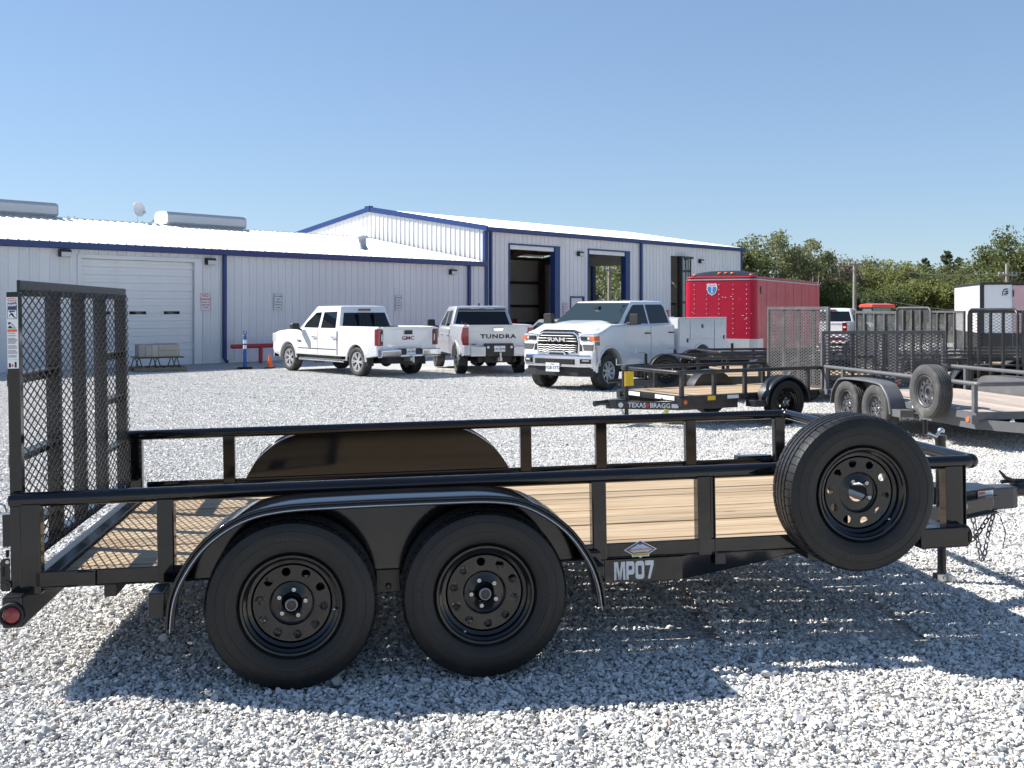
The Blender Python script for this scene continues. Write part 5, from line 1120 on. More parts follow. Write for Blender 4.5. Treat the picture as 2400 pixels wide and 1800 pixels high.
o = MB(); o.lathe([(.10+.035*math.cos(a*math.pi/4), .035*math.sin(a*math.pi/4)) for a in range(9)], 20, 'y', c=(0, 0, .16)); o.build('coil', DULL, t, smooth=60); o = MB(); o.box((-.05, -.04, 0), (.05, .04, .05)); o.build('bracket', TRIMB, t)
# --- grey saloon car behind the silver pickup
e = empty('parked_car', (1.55, 34.6, gz(34.6)), math.atan2(.9, -.42), 'dark grey hatchback showing only its roof behind the silver pickup', 'car')
prof = [(-2.15, .45), (-2.2, .85), (-2.05, .98), (2.05-.9, .98), (2.15, .86), (2.28, .68), (2.26, .42), (1.95, .30)]+arch(1.35, .33, .40, .30)+arch(-1.35, .33, .40, .30)
o = MB(); slab(o, prof, -.90, .90, .10, .10, [1]*8+[.2]*30); o.build('car_body', PAINTG, e, smooth=40)
ly, fx, rx = greenhouse(e, (-1.95, -1.15, .30, 1.15, .95, 1.52, .82, .60), mat('grey_roof_paint', (.21, .205, .20), .3, .2, coat=.6), .9)
side_panes(e, [[(-1.45, 1.0), (-.45, 1.0), (-.45, 1.42), (-1.05, 1.42)], [(-.38, 1.0), (.85, 1.0), (.25, 1.42), (-.38, 1.42)]], ly)
end_pane(e, 'windscreen', fx, 1.02, 1.45, .74, .58, TINT, 1); end_pane(e, 'rear_window', rx, 1.05, 1.45, .72, .58, TINT, -1)
RS = alloy_mesh(.21, .2, 5, ALLOY, 1)
for x in (-1.35, 1.35):
    for s in (-1, 1): car_wheel(e, (x, s*.80, .33), 0 if s < 0 else math.pi, RS, car_tyre(.33, .20, .21))
for s in (-1, 1): o = MB(); o.box((-2.22, s*.60, .75), (-2.08, s*.88, .90)); o.build('tail_lamp', REDLENS, e, bevel=.01)
# ------------------------------------------------------------------ other trailers on the lot
TYRE_T = tyre_mesh(.345, .21, .2085, 56, False, RUBBER); TYRE_D = tyre_mesh(.355, .22, .2085, 56, False, RUBBERD); RIM_T = rim_mesh(.2085, .21, 28, RIM)[0]; RIM_D = rim_mesh(.2085, .21, 28, mat('grey_rim_paint', (.06, .06, .065), .4), )[0]
o = MB()
for k in range(5):
    a = 2*math.pi*k/5; o.lathe([(.001, -.065), (.011, -.06), (.012, -.03)], 6, 'y', c=(.0575*math.cos(a), 0, .0575*math.sin(a)))
o.lathe([(.001, -.085), (.026, -.08), (.03, -.04), (.045, -.03)], 14, 'y'); HUB_T = o.mesh('hub', STEEL, smooth=40)
def t_wheel(e, name, loc, rz, dusty=False, hub=True, rot=None):
    w = link(name, RIM_D if dusty else RIM_T, e); w.location = loc; w.rotation_euler = rot or (0, rng.random()*3, rz); link('tyre', TYRE_D if dusty else TYRE_T, w)
    if hub: link('hub', HUB_T, w)
    return w
def utility_trailer(label, loc, rz, x0, x1, hw, axles, M, wood=PINE, zr=.84, zd=.50, gate=1.75, gate_style='flat', tongue=1.15, spare=None, dusty=False, posts=None, mesh=(.075, .055), gx=None, sides=None, gate_w=None, jack=True, fw=.24):
    e = empty('utility_trailer', loc, rz, label, 'trailer', 'utility trailers')
    r = .06; P = [(x0, -hw, zr)]
    P += [(x1-r+r*math.sin(R(a)), -hw+r-r*math.cos(R(a)), zr) for a in range(0, 91, 30)]+[(x1-r+r*math.cos(R(a)), hw-r+r*math.sin(R(a)), zr) for a in range(0, 91, 30)]+[(x0, hw, zr)]
    o = MB(); o.tube(P, .030, 10); o.build('top_rail', M, e, smooth=50)
    for s in (-1, 1):
        for x in (posts or [x0+.04, x0+(x1-x0)*.3, x0+(x1-x0)*.65, x1-.06]):
            o = MB(); o.box((x-.028, s*hw-.025, zd-.06), (x+.028, s*hw+.025, zr-.02)); o.build('rail_post', M, e)
        o = MB(); o.box((x0, s*hw-.03, zd-.09), (x1, s*hw+.03, zd-.005)); o.build('side_frame', M, e)
        p_ = MB(); n_ = len(axles); c = sum(axles)/n_; half = .44+(.41 if n_ > 1 else 0)
        FO_ = smooth_path([(c-half-.02, zd-.17), (c-half+.03, zd+.02), (c-half+.15, .66), (c-half+.32, .745), (c, .765), (c+half-.32, .745), (c+half-.15, .66), (c+half-.03, zd+.02), (c+half+.02, zd-.17)], 4)
        fender_sheet(p_, FO_, s*(hw+.033), s*(hw+.033+fw), s); p_.build('fender', M, e, smooth=40)
        p_ = MB(); p_.prism([(q.x, q.y-.002) for q in FO_ if q.y > zd-.06], s*(hw+.035), s*(hw+.041)); p_.build('fender_skirt', M, e)
        p_ = MB(); p_.box((c+half-.01, s*(hw+.03), zd-.20), (c+half+.22, s*(hw+.24), zd-.10)); p_.build('fender_step', M, e, bevel=.006)
        for a in axles: t_wheel(e, 'wheel', (a, s*(hw+.155), .35), 0 if s < 0 else math.pi, dusty)
        p_ = MB(); y0, y1 = s*(hw-.02), s*.07; xa, xb = x0+(x1-x0)*.62, x1+tongue
        p_.prism([(xa, y0), (x1-.1, y0 if tongue < 1.3 else y0), (xb, y1), (xb, y1-s*.06), (x1-.12, y0-s*.06), (xa, y0-s*.06)], zd-.215, zd-.095, 'xy'); p_.build('tongue_channel', M, e)
        p_ = MB(); p_.box((x1-.12, s*(hw-.0), zd-.14), (x1+.02, s*(hw+.10), zd-.03)); p_.build('lamp_bracket', M, e); p_ = MB(); p_.lathe([(.001, s*.0), (.03, 0), (.033, -s*.012)], 12, 'y', c=(x1-.05, s*(hw+.112), zd-.085)); p_.build('marker_lamp', AMBER, e)
        p_ = MB(); p_.box((x0-.06, s*(hw-.10), zd-.16), (x0+.02, s*(hw+.10), zd-.03)); q = p_.build('lamp_box', M, e); p_ = MB(); p_.box((x0-.066, s*(hw-.05), zd-.13), (x0-.061, s*(hw+.05), zd-.06)); p_.build('tail_lamp', REDLENS, q)
    for a in axles: o = MB(); o.cyl((a, -hw-.1, .35), (a, hw+.1, .35), .032); o.build('axle', BLACKS, e)
    for x in (x0+.02, x1-.03): o = MB(); o.box((x-.025, -hw+.03, zd-.09), (x+.025, hw-.03, zd+.002)); o.build('end_channel', M, e)
    n = max(4, round(2*hw/.19)); pw_ = (2*hw-.06)/n; pm_ = MB(); pm_.box((x0+.05, -pw_/2+.003, zd-.04), (x1-.06, pw_/2-.003, zd)); me = pm_.mesh('deck_plank', wood)
    for k in range(n): q = link('deck_plank', me, e); q.location = (0, -hw+.03+pw_*(k+.5), rng.uniform(-.002, .002))
    xt_ = x1+tongue
    o = MB(); o.prism([(xt_-.20, -.11), (xt_+.10, -.055), (xt_+.10, .055), (xt_-.20, .11)], zd-.21, zd-.08, 'xy'); o.build('coupler_block', M, e, bevel=.008)
    o = MB(); o.tube([(xt_+.08, 0, zd-.12), (xt_+.22, 0, zd-.12), (xt_+.34, 0, zd-.13)], [.05, .036, .045], 10); o.build('coupler_socket', BLACKS, e, smooth=50)
    if jack:
        xj = x1+tongue*.62; o = MB(); o.cyl((xj, 0, .18), (xj, 0, zd+.42), .032, n=12); J = o.build('jack', BLACKS, e, smooth=40); o = MB(); o.cyl((xj, 0, .02), (xj, 0, .2), .026, n=12); o.box((xj-.09, -.09, .0), (xj+.09, .09, .02)); o.build('drop_leg', DULL, J)
        o = MB(); o.tube([(xj, 0, zd+.43), (xj+.05, .02, zd+.45), (xj+.22, .05, zd+.45), (xj+.22, .05, zd+.54)], .011, 6); o.build('crank_handle', STEEL, J, smooth=50)
    gw = gate_w or hw-.05; GM = M if sides else GATEM
    if gate:
        g = x0-.05 if gx is None else gx; z0, z1 = zd-.02, gate
        if gate_style == 'round':
            o = MB(); o.tube([(g, -gw, z0), (g, -gw, z1-.12), (g, -gw+.04, z1-.04), (g, -gw+.12, z1), (g, gw-.12, z1), (g, gw-.04, z1-.04), (g, gw, z1-.12), (g, gw, z0)], .024, 8); o.build('gate_frame', GM, e, smooth=50)
        else:
            o = MB()
            for y in (-gw, gw): o.box((g-.025, y-.022, z0), (g+.025, y+.022, z1))
            o.box((g-.025, -gw+.022, z1-.05), (g+.025, gw-.022, z1)); o.box((g-.025, -gw+.022, z0), (g+.025, gw-.022, z0+.05)); o.build('gate_frame', GM, e)
        nb_ = 3
        for k in range(nb_):
            y = -gw+2*gw*(k+1)/(nb_+1); o = MB(); o.box((g-.045, y-.025, z0+.05), (g-.008, y+.025, z1-.05)); o.build('gate_bar', GM, e)
        o = MB(); (lambda *a: None if sides else diamond_mesh(*a))(o, g+.012, -gw+.02, gw-.02, z0+.04, z1-.04, mesh[0], mesh[1], .014, .004, False); tag(o.build('expanded_metal', GM, e, recalc=False), kind='stuff') if not sides else None
    if sides:
        for s in (-1, 1):
            o = MB()
            for x in np.linspace(x0+.02, x1-.02, 5): o.box((x-.025, s*hw-.02, zr), (x+.025, s*hw+.02, sides))
            o.box((x0, s*hw-.022, sides-.05), (x1, s*hw+.022, sides)); o.build('side_rack', M, e)
            q = MB(); L = x1-x0; diamond_mesh(q, 0, x0+.02, x1-.02, zr+.02, sides-.04, .10, .06, .0055, .004, False)
            m_ = q.mesh('expanded_metal', M, recalc=False); m_.transform(Matrix(((0, 1, 0, 0), (1, 0, 0, s*hw), (0, 0, 1, 0), (0, 0, 0, 1)))); tag(link('expanded_metal', m_, e), kind='stuff')
    if spare:
        x, y, z, rz_ = spare; w = t_wheel(e, 'spare_wheel', (x, y, z), rz_, dusty, False)
        o = MB(); o.box((x-.04, min(y, 0 if abs(y) < .6 else math.copysign(hw, y))-.0, z-.06), (x+.04, max(y, 0 if abs(y) < .6 else math.copysign(hw, y))+.0, z+.06)) if abs(abs(y)-hw) > .02 else o.box((x-.05, y-.1, z-.05), (x+.05, y+.1, z+.05)); o.build('spare_mount', M, e)
    return e
GATEM = mat('dusty_gate_steel', (.085, .085, .087), .55, var=.3, dirt=(.22, .21, .20, .4), dscale=4)
DUSTB = mat('dusty_black_paint', (.06, .06, .062), .5, var=.3, dirt=(.17, .16, .15, .4), dscale=3)
BLK2 = mat('black_trailer_paint', (.016, .016, .018), .35, coat=.2, var=.3, dirt=(.14, .13, .12, .3), dscale=3)
# small single axle trailer, lettered tongue
ry = math.atan2(-.475, -.88)
e = utility_trailer('small black single axle trailer with tall mesh gate and lettered tongue, beside the service truck', (3.80, 17.07, gz(17.07)), ry, -1.10, 1.92, .75, [0], BLK2, zr=.85, zd=.50, gate=1.83, mesh=(.085, .048), tongue=.66, posts=[-1.06, -.65, .65, 1.25, 1.86])
def near_tongue(x, z, d=.003):
    A, B = Vector((1.82, .73, 0)), Vector((2.58, .07, 0)); dd = (B-A).normalized(); t = (x-A.x)/dd.x; p_ = A+dd*t; n = Vector((-dd.y, dd.x, 0)); n = n if n.y > 0 else -n
    return frame((p_.x+n.x*d, p_.y+n.y*d, z), (-dd.x, -dd.y, 0), (0, 0, 1))
text('tongue_lettering', 'TEXAS', .10, SILVERP, e, near_tongue(2.335, .345), .002, .002, .92); text('tongue_lettering', 'BRAGG', .10, SILVERP, e, near_tongue(2.075, .345), .002, .002, .92)
o = MB(); fr = near_tongue(2.215, .345, .006); o.poly([tuple(fr @ Vector(v)) for v in ((-.035, .03, 0), (.035, .03, 0), (0, -.045, 0))]); o.build('tongue_emblem', REDP, e, recalc=False)
o = MB(); fr = near_tongue(2.52, .345, .005); o.prism([(0, 0)], 0, 0) if False else None; o.poly([tuple(fr @ Vector((.038*math.cos(a*math.pi/8), .038*math.sin(a*math.pi/8), 0))) for a in range(16)]); o.poly([tuple(fr @ Vector((a, b, .001))) for a, b in ((.76, -.03), (.86, -.03), (.86, .03), (.76, .03))]); o.build('tongue_decal', SILVERP, e, recalc=False)
YTAG = mat('yellow_tag', (.75, .50, .02), .5)
o = MB(); o.box((2.24, .05, .62), (2.40, .06, .84)); o.build('price_tag', YTAG, e); o = MB(); o.box((1.25, .783, .42), (1.40, .786, .485)); o.build('reflector', YTAG, e)
o = MB(); o.prism([(2.02, .30), (2.08, .31), (2.04, .14), (1.98, .15)], .62, .625); o.build('chain_tag', mat('lime_tag', (.62, .60, .05), .5), e)
for y0, y1 in ((-.62, -.22), (.18, .66)): o = MB(); o.box((1.925, y0, .43), (1.93, y1, .49)); o.build('frame_decal', WHITEP, e)
o = MB(); o.box((.80, .783, .43), (1.02, .786, .485)); o.build('side_decal', SILVERP, e)
chain([(2.50, .12, .28), (2.45, .2, .12), (2.30, .3, .07), (2.15, .42, .10), (2.00, .55, .26)], .05, .006, 'safety_chain', e, DULL)
# grey tandem trailer turned towards the camera
e = utility_trailer('grey tandem axle trailer with weathered deck and side mounted spare wheel', (6.347, 15.48, gz(15.48)), math.atan2(-.98, .18), -1.54, 2.43, 1.05, [-.41, .41], CHAR, wood=GREYWOOD, zr=.85, zd=.50, gate=1.42, mesh=(.11, .05), gate_w=1.07, dusty=True, spare=(1.60, -1.17, .70, 0), posts=[-1.50, -.95, 1.0, 1.30, 2.36], tongue=1.5)
o = MB(); o.box((1.02, -1.082, .43), (1.12, -1.0805, .49)); o.build('frame_decal', WHITEP, e); o = MB(); o.box((1.02, -1.0825, .47), (1.06, -1.0822, .49)); o.build('decal_band', REDP, e)
# black trailers parked behind
ry2 = math.atan2(-.17, -.985)
utility_trailer('black trailer parked behind the small lettered trailer, spare wheel on its tongue', (5.6, 21.6, gz(21.6)), ry2, -1.6, 2.2, .85, [0], BLK2, zr=.86, zd=.50, gate=None, spare=(2.72, .55, .60, math.pi), tongue=1.2)
utility_trailer('black trailer alongside the service truck bed, second spare wheel from the camera', (6.5, 23.6, gz(23.6)), ry2, -1.9, 2.2, .82, [-.40, .40], BLK2, zr=.90, zd=.52, gate=None, spare=(2.72, .55, .62, math.pi), tongue=1.2)
ry3 = math.atan2(.1, .995)
utility_trailer('black trailer with square mesh gate in front of the red roofed tractor', (9.1, 21.18, gz(21.2)), ry3, -1.75, 2.2, .95, [-.41, .41], DUSTB, zr=.85, gate=1.78)
utility_trailer('black trailer with round cornered gate right of the square mesh gate', (10.7, 23.4, gz(23.4)), ry3, -1.75, 2.2, .85, [0], DUSTB, zr=.85, gate=1.86, gate_style='round')
utility_trailer('black trailer with plain square gate beside the round cornered gate', (12.45, 25.8, gz(25.8)), ry3, -1.75, 2.4, .85, [-.41, .41], DUSTB, zr=.85, gate=1.80)
utility_trailer('black landscape trailer with high mesh sides in front of the white cargo trailer', (10.68, 18.9, gz(19)), math.atan2(.05, .998), -2.0, 2.2, .92, [-.41, .41], BLK2, zr=.86, gate=1.80, gate_style='round', sides=1.78)
# deck-over flatbed
e = empty('flatbed_trailer', (8.6, 26.4, gz(26.4)), ry2, 'low black flatbed trailer in front of the red cargo trailer', 'trailer')
o = MB(); o.box((-2.6, -1.1, .62), (2.6, 1.1, .70)); o.build('deck', BLK2, e); 
for s in (-1, 1):
    o = MB(); o.box((-2.6, s*1.09, .64), (2.6, s*1.14, .74)); o.build('rub_rail', BLK2, e)
    for a in (-.45, .45): t_wheel(e, 'wheel', (a, s*.85, .35), 0 if s < 0 else math.pi)
    for x in np.linspace(-2.3, 2.3, 9): o = MB(); o.box((x-.03, s*1.141, .65), (x+.03, s*1.155, .73)); o.build('stake_pocket', BLACKS, e)
    o = MB(); o.prism([(1.8, s*.5), (3.9, s*.06), (3.9, s*.0), (1.8, s*.42)], .48, .61, 'xy'); o.build('tongue_channel', BLK2, e)
for x in np.linspace(-2.3, 2.3, 7): o = MB(); o.box((x-.03, -1.05, .52), (x+.03, 1.05, .62)); o.build('cross_member', BLACKS, e)
o = MB(); o.cyl((3.2, 0, .02), (3.2, 0, 1.0), .035); o.build('jack', BLACKS, e)
# ------------------------------------------------------------------ cargo trailers
REDT = mat('red_trailer_skin', (.40, .004, .028), .38, var=.12, vscale=1.6, dirt=(.24, .02, .035, .3), dscale=1.2, spec=.35)
DIAM = mat('bright_tread_plate', (.55, .55, .55), .35, .5, bump=.5, bscale=45, var=.15)
S_ = Vector((.47, .883)); yw = math.atan2(S_.y, S_.x)
e = empty('cargo_trailer', (7.37, 31.5, gz(31.5)), yw, 'large red enclosed cargo trailer with riveted front and tread plate stone guard', 'trailer', 'enclosed cargo trailers')
# local: x back along the side, y to the left; near corner at the origin
L, Wd_ = 9.0, 2.28; r = .22
out = [(L, 0)]+[(L, Wd_)]+[(r-r*math.sin(R(a)), Wd_-r+r*math.cos(R(a))) for a in range(0, 91, 15)]+[(r-r*math.cos(R(a)), r-r*math.sin(R(a))) for a in range(0, 91, 15)]
o = MB(); o.prism(out, .50, 2.74, 'xy'); o.build('body', REDT, e, smooth=40)
o = MB(); o.prism([((x-L/2)*.992+L/2, (y-Wd_/2)*.97+Wd_/2) for x, y in out], 2.775, 2.86, 'xy'); o.build('roof', REDT, e, bevel=.05, seg=3)
o = MB(); o.prism([((x-L/2)*1.0025+L/2, (y-Wd_/2)*1.008+Wd_/2) for x, y in out], 2.741, 2.774, 'xy'); o.build('roof_trim', DULL, e)
CAPM = mat('black_roof_cap', (.02, .02, .021), .4, var=.3, vscale=3)
o = MB(); vs = []; fs = []; nn = 14
for i in range(nn+1):
    t = i/nn; y = Wd_*t; k = math.sin(math.pi*t)**.35
    for j in range(5): u = j/4; vs.append((.02+.55*u+.06*(1-k), y, 2.775+(.30*k-.02)*math.sin(u*math.pi/2)**.7+.012*math.sin(9*t)*u))
for i in range(nn):
    for j in range(4): fs.append((i*5+j, i*5+j+1, i*5+6+j, i*5+5+j))
o.add(vs, fs); o.add([(.01, 0, 2.775), (.01, Wd_, 2.775), (.58, Wd_, 2.775), (.58, 0, 2.775)], [(0, 1, 2, 3)]); o.build('nose_cap', CAPM, e, smooth=60)
for y in (.22, .80, 1.0, 1.2, 2.0):
    k = math.sin(math.pi*y/Wd_)**.35; o = MB(); o.ball((.20, y, 2.775+(.30*k)*.62), .045, 6, (1, 1.4, .7)); o.build('clearance_lamp', AMBER, e, smooth=50)
o = MB(); o.prism([(-.012, Wd_-r), (-.012, r), (.03, .08), (.10, -.012), (.75, -.012), (.75, -.004), (.10, -.004), (.04, .09), (-.004, r), (-.004, Wd_-r)], .50, .95, 'xy'); o.prism([(-.012, r), (-.012, Wd_-r), (-.004, Wd_-r), (-.004, r)], .9505, 1.0, 'xy') if False else None; o.build('stone_guard', DIAM, e)
rv = MB()
for y in (.30, .72, 1.16, 1.55, 1.94):
    for k in range(11): rv.ball((-.004, y, 1.12+k*.148), .014, 4)
tag(rv.build('rivet_row', DULL, e), kind='stuff')
sh = MB(); sy = 1.38; sz = 2.46
def shp(mi, P, d): sh.mi = mi; sh.poly([(-d, sy-a, sz+b) for a, b in P])
S0 = [(-.15, .16), (-.10, .185), (-.05, .165), (0, .18), (.05, .165), (.10, .185), (.15, .16), (.165, .05), (.15, -.05), (.10, -.13), (0, -.19), (-.10, -.13), (-.15, -.05), (-.165, .05)]
shp(0, S0, .006); shp(1, [(-.135, .08), (.135, .08), (.142, .03), (.13, -.045), (.085, -.115), (0, -.165), (-.085, -.115), (-.13, -.045), (-.142, .03)], .008); shp(2, [(-.13, .10), (-.125, .145), (-.09, .162), (0, .15), (.09, .162), (.125, .145), (.13, .10)], .008); shp(0, [(-.012, -.10), (.012, -.10), (.012, .06), (-.012, .06)], .010); shp(0, [(-.03, -.105), (.03, -.105), (.03, -.085), (-.03, -.085)], .0105); shp(0, [(-.03, .045), (.03, .045), (.03, .063), (-.03, .063)], .0105)
sh.build('shield_decal', [WHITEP, mat('shield_blue', (.05, .22, .50), .45), mat('shield_pink', (.70, .32, .34), .45)], e, recalc=False)
sc_ = MB(); rr = random.Random(5)
for (y, z) in ((1.05, 2.22), (.96, 2.21), (.78, 2.24), (.52, 2.16), (.42, 1.66), (.36, 1.55), (.16, 1.72), (.30, 1.60), (.30, 1.30), (.22, 1.28), (2.0, 1.75)):
    w_, h_ = rr.uniform(.012, .045), rr.uniform(.004, .010)
    x_ = -.004 if y > .22 else -.004+(.22-math.sqrt(max(0, .22**2-(.22-y)**2)))
    sc_.poly([(x_, y-w_, z), (x_, y-w_*.2, z-h_), (x_, y+w_, z+h_*.3), (x_, y+.1*w_, z+h_)])
sc_.build('paint_scrapes', SILVERP, e, recalc=False)
o = MB(); o.box((.42, -.02, 2.32), (.62, -.003, 2.55)); o.build('side_vent', CAPM, e)
for k in range(1, 8): o = MB(); o.box((k*1.2, -.006, .55), (k*1.2+.018, -.001, 2.72)); o.build('panel_joint', REDT, e)
o = MB(); o.box((0.2, .1, .38), (L, Wd_-.1, .50)); o.build('chassis', BLACKS, e)
for a in (5.4, 6.3, ):
    for y, rz_ in ((.12, 0), (Wd_-.12, math.pi)): t_wheel(e, 'wheel', (a, y, .35), rz_)
o = MB(); o.prism([(.2, .35), (-1.3, Wd_/2-.07), (-1.3, Wd_/2+.07), (.2, Wd_-.35)], .38, .50, 'xy'); o.build('tongue', BLACKS, e); o = MB(); o.cyl((-1.0, Wd_/2, .02), (-1.0, Wd_/2, .9), .035); o.build('jack', BLACKS, e)
# white cargo trailer
WHT = mat('white_trailer_skin', (.76, .77, .78), .3, coat=.4, var=.03, vscale=1.2); POLISH = mat('polished_skin_pink_reflection', (.55, .36, .38), .25, .4, var=.25, vscale=1.3)  # pink base colour paints a reflection into the polished skin
dv = Vector((.25, .968)); e = empty('cargo_trailer', (14.8, 33.0, gz(33)), math.atan2(dv.y, dv.x), 'white enclosed cargo trailer with black corner posts and helmet logo', 'trailer', 'enclosed cargo trailers')
o = MB(); o.box((.03, -.92, .45), (5.2, -.03, 2.62)); o.box((.03, -.0301, .45), (5.2, .0, 2.62)); o.build('body', WHT, e)
o = MB(); o.box((.03, -2.25, .45), (5.2, -.925, 2.60)); o.build('nose_panel', POLISH, e)
o = MB(); o.box((0, -.10, .45), (.10, .02, 2.64)); o.build('corner_post', CAPM, e, bevel=.01); o = MB(); o.box((-.01, -2.26, 2.62), (5.25, .02, 2.70)); o.build('roof_trim', CAPM, e, bevel=.01)
o = MB(); o.box((.0, -.935, .45), (.029, -.918, 2.60)); o.build('door_seam', DULL, e); o = MB(); o.box((-.03, -.96, 2.25), (.03, -.92, 2.45)); o.build('hinge', CAPM, e)
o = MB(); o.box((0, -2.25, .42), (5.2, .005, 1.10)); o.build('black_skirt', CAPM, e)
hm = MB(); hp = lambda P: hm.poly([(.024, -.80+a, 2.36+b) for a, b in P])
hp([(-.10+.0, -.08), (-.085, .06), (-.04, .13), (.04, .15), (.10, .12), (.06, .11), (-.02, .10), (-.06, .04), (-.075, -.08)][::-1]); hp([(-.05, .02), (.02, .08), (.09, .07), (.08, .03), (.02, .03)]); hp([(-.05, -.02), (.02, .015), (.09, .01), (.07, -.04), (.03, -.03)]); hp([(-.055, -.07), (-.03, -.035), (.03, -.05), (.06, -.08), (.02, -.07)])
for v in range(len(hm.v)): a = hm.v[v]; hm.v[v] = (a[0], -.72-(a[1]+.80), a[2])
hm.build('helmet_logo', INK, e, recalc=False); o = MB(); o.box((.022, -.86, 2.21), (.024, -.62, 2.225)); o.build('logo_line', SILVERP, e)
for a in (2.4, 3.25):
    for y, rz_ in ((-.02, math.pi), (-2.2, 0)): t_wheel(e, 'wheel', (a, y, .35), rz_)
# ------------------------------------------------------------------ white pickup and tractor among the trailers
p = dict(paint=PAINTW, w=1.0, wb=3.6, rt=.40, tw=.27, rr=.236, rim=RIM20, sill=.50, xc=.93, xt=-1.02, zbed=1.36, xn=4.5, zh=1.20, zc=1.27, zbelt=1.28, xcowl=3.1, ra=.47, gh=(.95, 1.12, 2.4, 3.1, 1.25, 1.88, .95, .77))
F = Vector((.47, .883)); rc = Vector((12.5, 42.3))+F*1.05
e, TG, ly, fx, rx = pickup('pickup_truck', 'white pickup seen from behind through the mesh gate beside the red cargo trailer', (rc.x, rc.y, gz(43)), math.atan2(F.y, F.x), p)
side_panes(e, [[(1.15, 1.31), (1.93, 1.31), (1.93, 1.76), (1.25, 1.78)], [(2.06, 1.31), (2.86, 1.31), (2.35, 1.745), (2.06, 1.76)]], ly)
end_pane(e, 'rear_window', rx, 1.34, 1.76, .84, .72, TINT, -1); end_pane(e, 'windscreen', fx, 1.34, 1.80, .84, .68, TINT, 1)
for s in (-1, 1): o = MB(); o.box((-1.04, s*.83, .95), (-.90, s*1.01, 1.32)); tl = o.build('tail_lamp', REDLENS, e, bevel=.012); o = MB(); o.prism([(s*.86, 1.12), (s*.90, 1.12), (s*.90, 1.10), (s*.94, 1.10), (s*.94, 1.12), (s*.985, 1.12), (s*.985, 1.16), (s*.94, 1.16), (s*.94, 1.18), (s*.90, 1.18), (s*.90, 1.16), (s*.86, 1.16)], -1.046, -1.041, 'yz'); o.build('lamp_emblem', WHITEP, tl)
o = MB(); o.box((1.03, -.18, 1.80), (1.12, .18, 1.85)); o.build('high_brake_lamp', REDLENS, e)
o = MB(); o.prism([(-1.20, .50), (-1.22, .60), (-1.19, .74), (-1.03, .74), (-1.03, .50)], -.99, .99); bp = o.build('rear_bumper', CHROME, e, bevel=.02); plate_(bp, RY(-1.235, 0, .64), 'BKT·2061')
e = empty('farm_tractor', (15.35, 44, gz(44)), R(100), 'tractor with red cab roof standing behind the mesh gates', 'tractor'); e.scale = (.8, .8, .97)
TRED = mat('tractor_orange_red', (.62, .06, .03), .4, coat=.4); TGREY = mat('tractor_grey', (.45, .45, .45), .5)
o = MB(); o.prism([(-.65, 1.98), (-.72, 2.03), (-.68, 2.12), (0, 2.16), (.62, 2.12), (.70, 2.03), (.62, 1.98)], -.66, .66); o.build('cab_roof', TRED, e, bevel=.05, seg=3)
for x in (-.55, .52):
    for y in (-.56, .56): o = MB(); o.beam((x, y, 1.0), (x*.95, y*.98, 1.99), .06, .06); o.build('cab_pillar', BLACKS, e)
o = MB(); o.box((-.53, -.55, 1.05), (.50, .55, 1.97)); o.build('cab_glass', mat('green_tinted_glass', (.10, .16, .16), .05, spec=.8), e)
o = MB(); o.prism([(.5, .75), (.5, 1.25), (1.9, 1.15), (2.0, .95), (1.95, .65)], -.33, .33); o.build('hood', TGREY, e, bevel=.05, seg=3)
o = MB(); o.box((-.8, -.45, .55), (.6, .45, 1.04)); o.box((.5, -.22, .45), (1.8, .22, .74)); o.build('chassis', BLACKS, e)
TRT = tyre_mesh(.62, .36, .34, 40, False, RUBBER); TFT = tyre_mesh(.40, .25, .21, 40, False, RUBBER)
for s in (-1, 1):
    for x, z, tm, rm in ((-.35, .62, TRT, rim_mesh(.34, .3, 24, WHITEP)[0]), (1.5, .40, TFT, rim_mesh(.21, .2, 24, WHITEP)[0])):
        w = link('wheel', rm, e); w.location = (x, s*.66, z); w.rotation_euler = (0, 0, 0 if s < 0 else math.pi); link('tyre', tm, w)
    o = MB(); fender_sheet(o, smooth_path([(-.98, .9), (-.85, 1.2), (-.45, 1.34), (0, 1.28), (.2, 1.05)], 4), s*.50, s*.84, s); o.build('fender', TGREY, e, smooth=40)
# forklift standing in the narrow doorway
fl = bpt(29.55, .30); e = empty('forklift', fl, BW-math.pi/2, 'black forklift with tall raised mast in the doorway of the tall building', 'forklift')
for y in (-.42, .42):
    o = MB(); o.box((.0, y-.05, .1), (.16, y+.05, 4.66)); o.build('mast_rail', BLACKS, e)
    o = MB(); o.box((.02, y*.72-.04, .2), (.14, y*.72+.04, 4.6)); o.build('inner_rail', DULL, e)
for z in (.5, 2.2, 3.9, 4.64): o = MB(); o.box((.0, -.52 if z > 4.5 else -.42, z-.06), (.14, .72 if z > 4.5 else .42, z+.06)); o.build('mast_crossbar', BLACKS, e)
for y in (-.12, .12): o = MB(); o.cyl((.08, y, .3), (.08, y, 4.5), .04, n=8); o.build('lift_cylinder', DULL, e)
o = MB(); o.box((-1.9, -.55, .25), (-.1, .55, 1.05)); o.build('body', mat('forklift_yellow', (.55, .36, .03), .5), e, bevel=.06)
for x in (-1.5, -.25):
    for y in (-.45, .45): o = MB(); o.beam((x, y, 1.05), (x*.9-.05, y*.95, 2.1), .06, .06); o.build('guard_post', BLACKS, e)
o = MB(); o.box((-1.5, -.5, 2.08), (-.2, .5, 2.16)); o.build('overhead_guard', BLACKS, e)
for x in (-1.5, -.3):
    for s in (-1, 1): w = link('wheel', rim_mesh(.15, .2, 20, DULL)[0], e); w.location = (x, s*.5, .28); w.rotation_euler = (0, 0, 0 if s < 0 else math.pi); link('tyre', tyre_mesh(.28, .2, .15, 32, False, RUBBER), w)
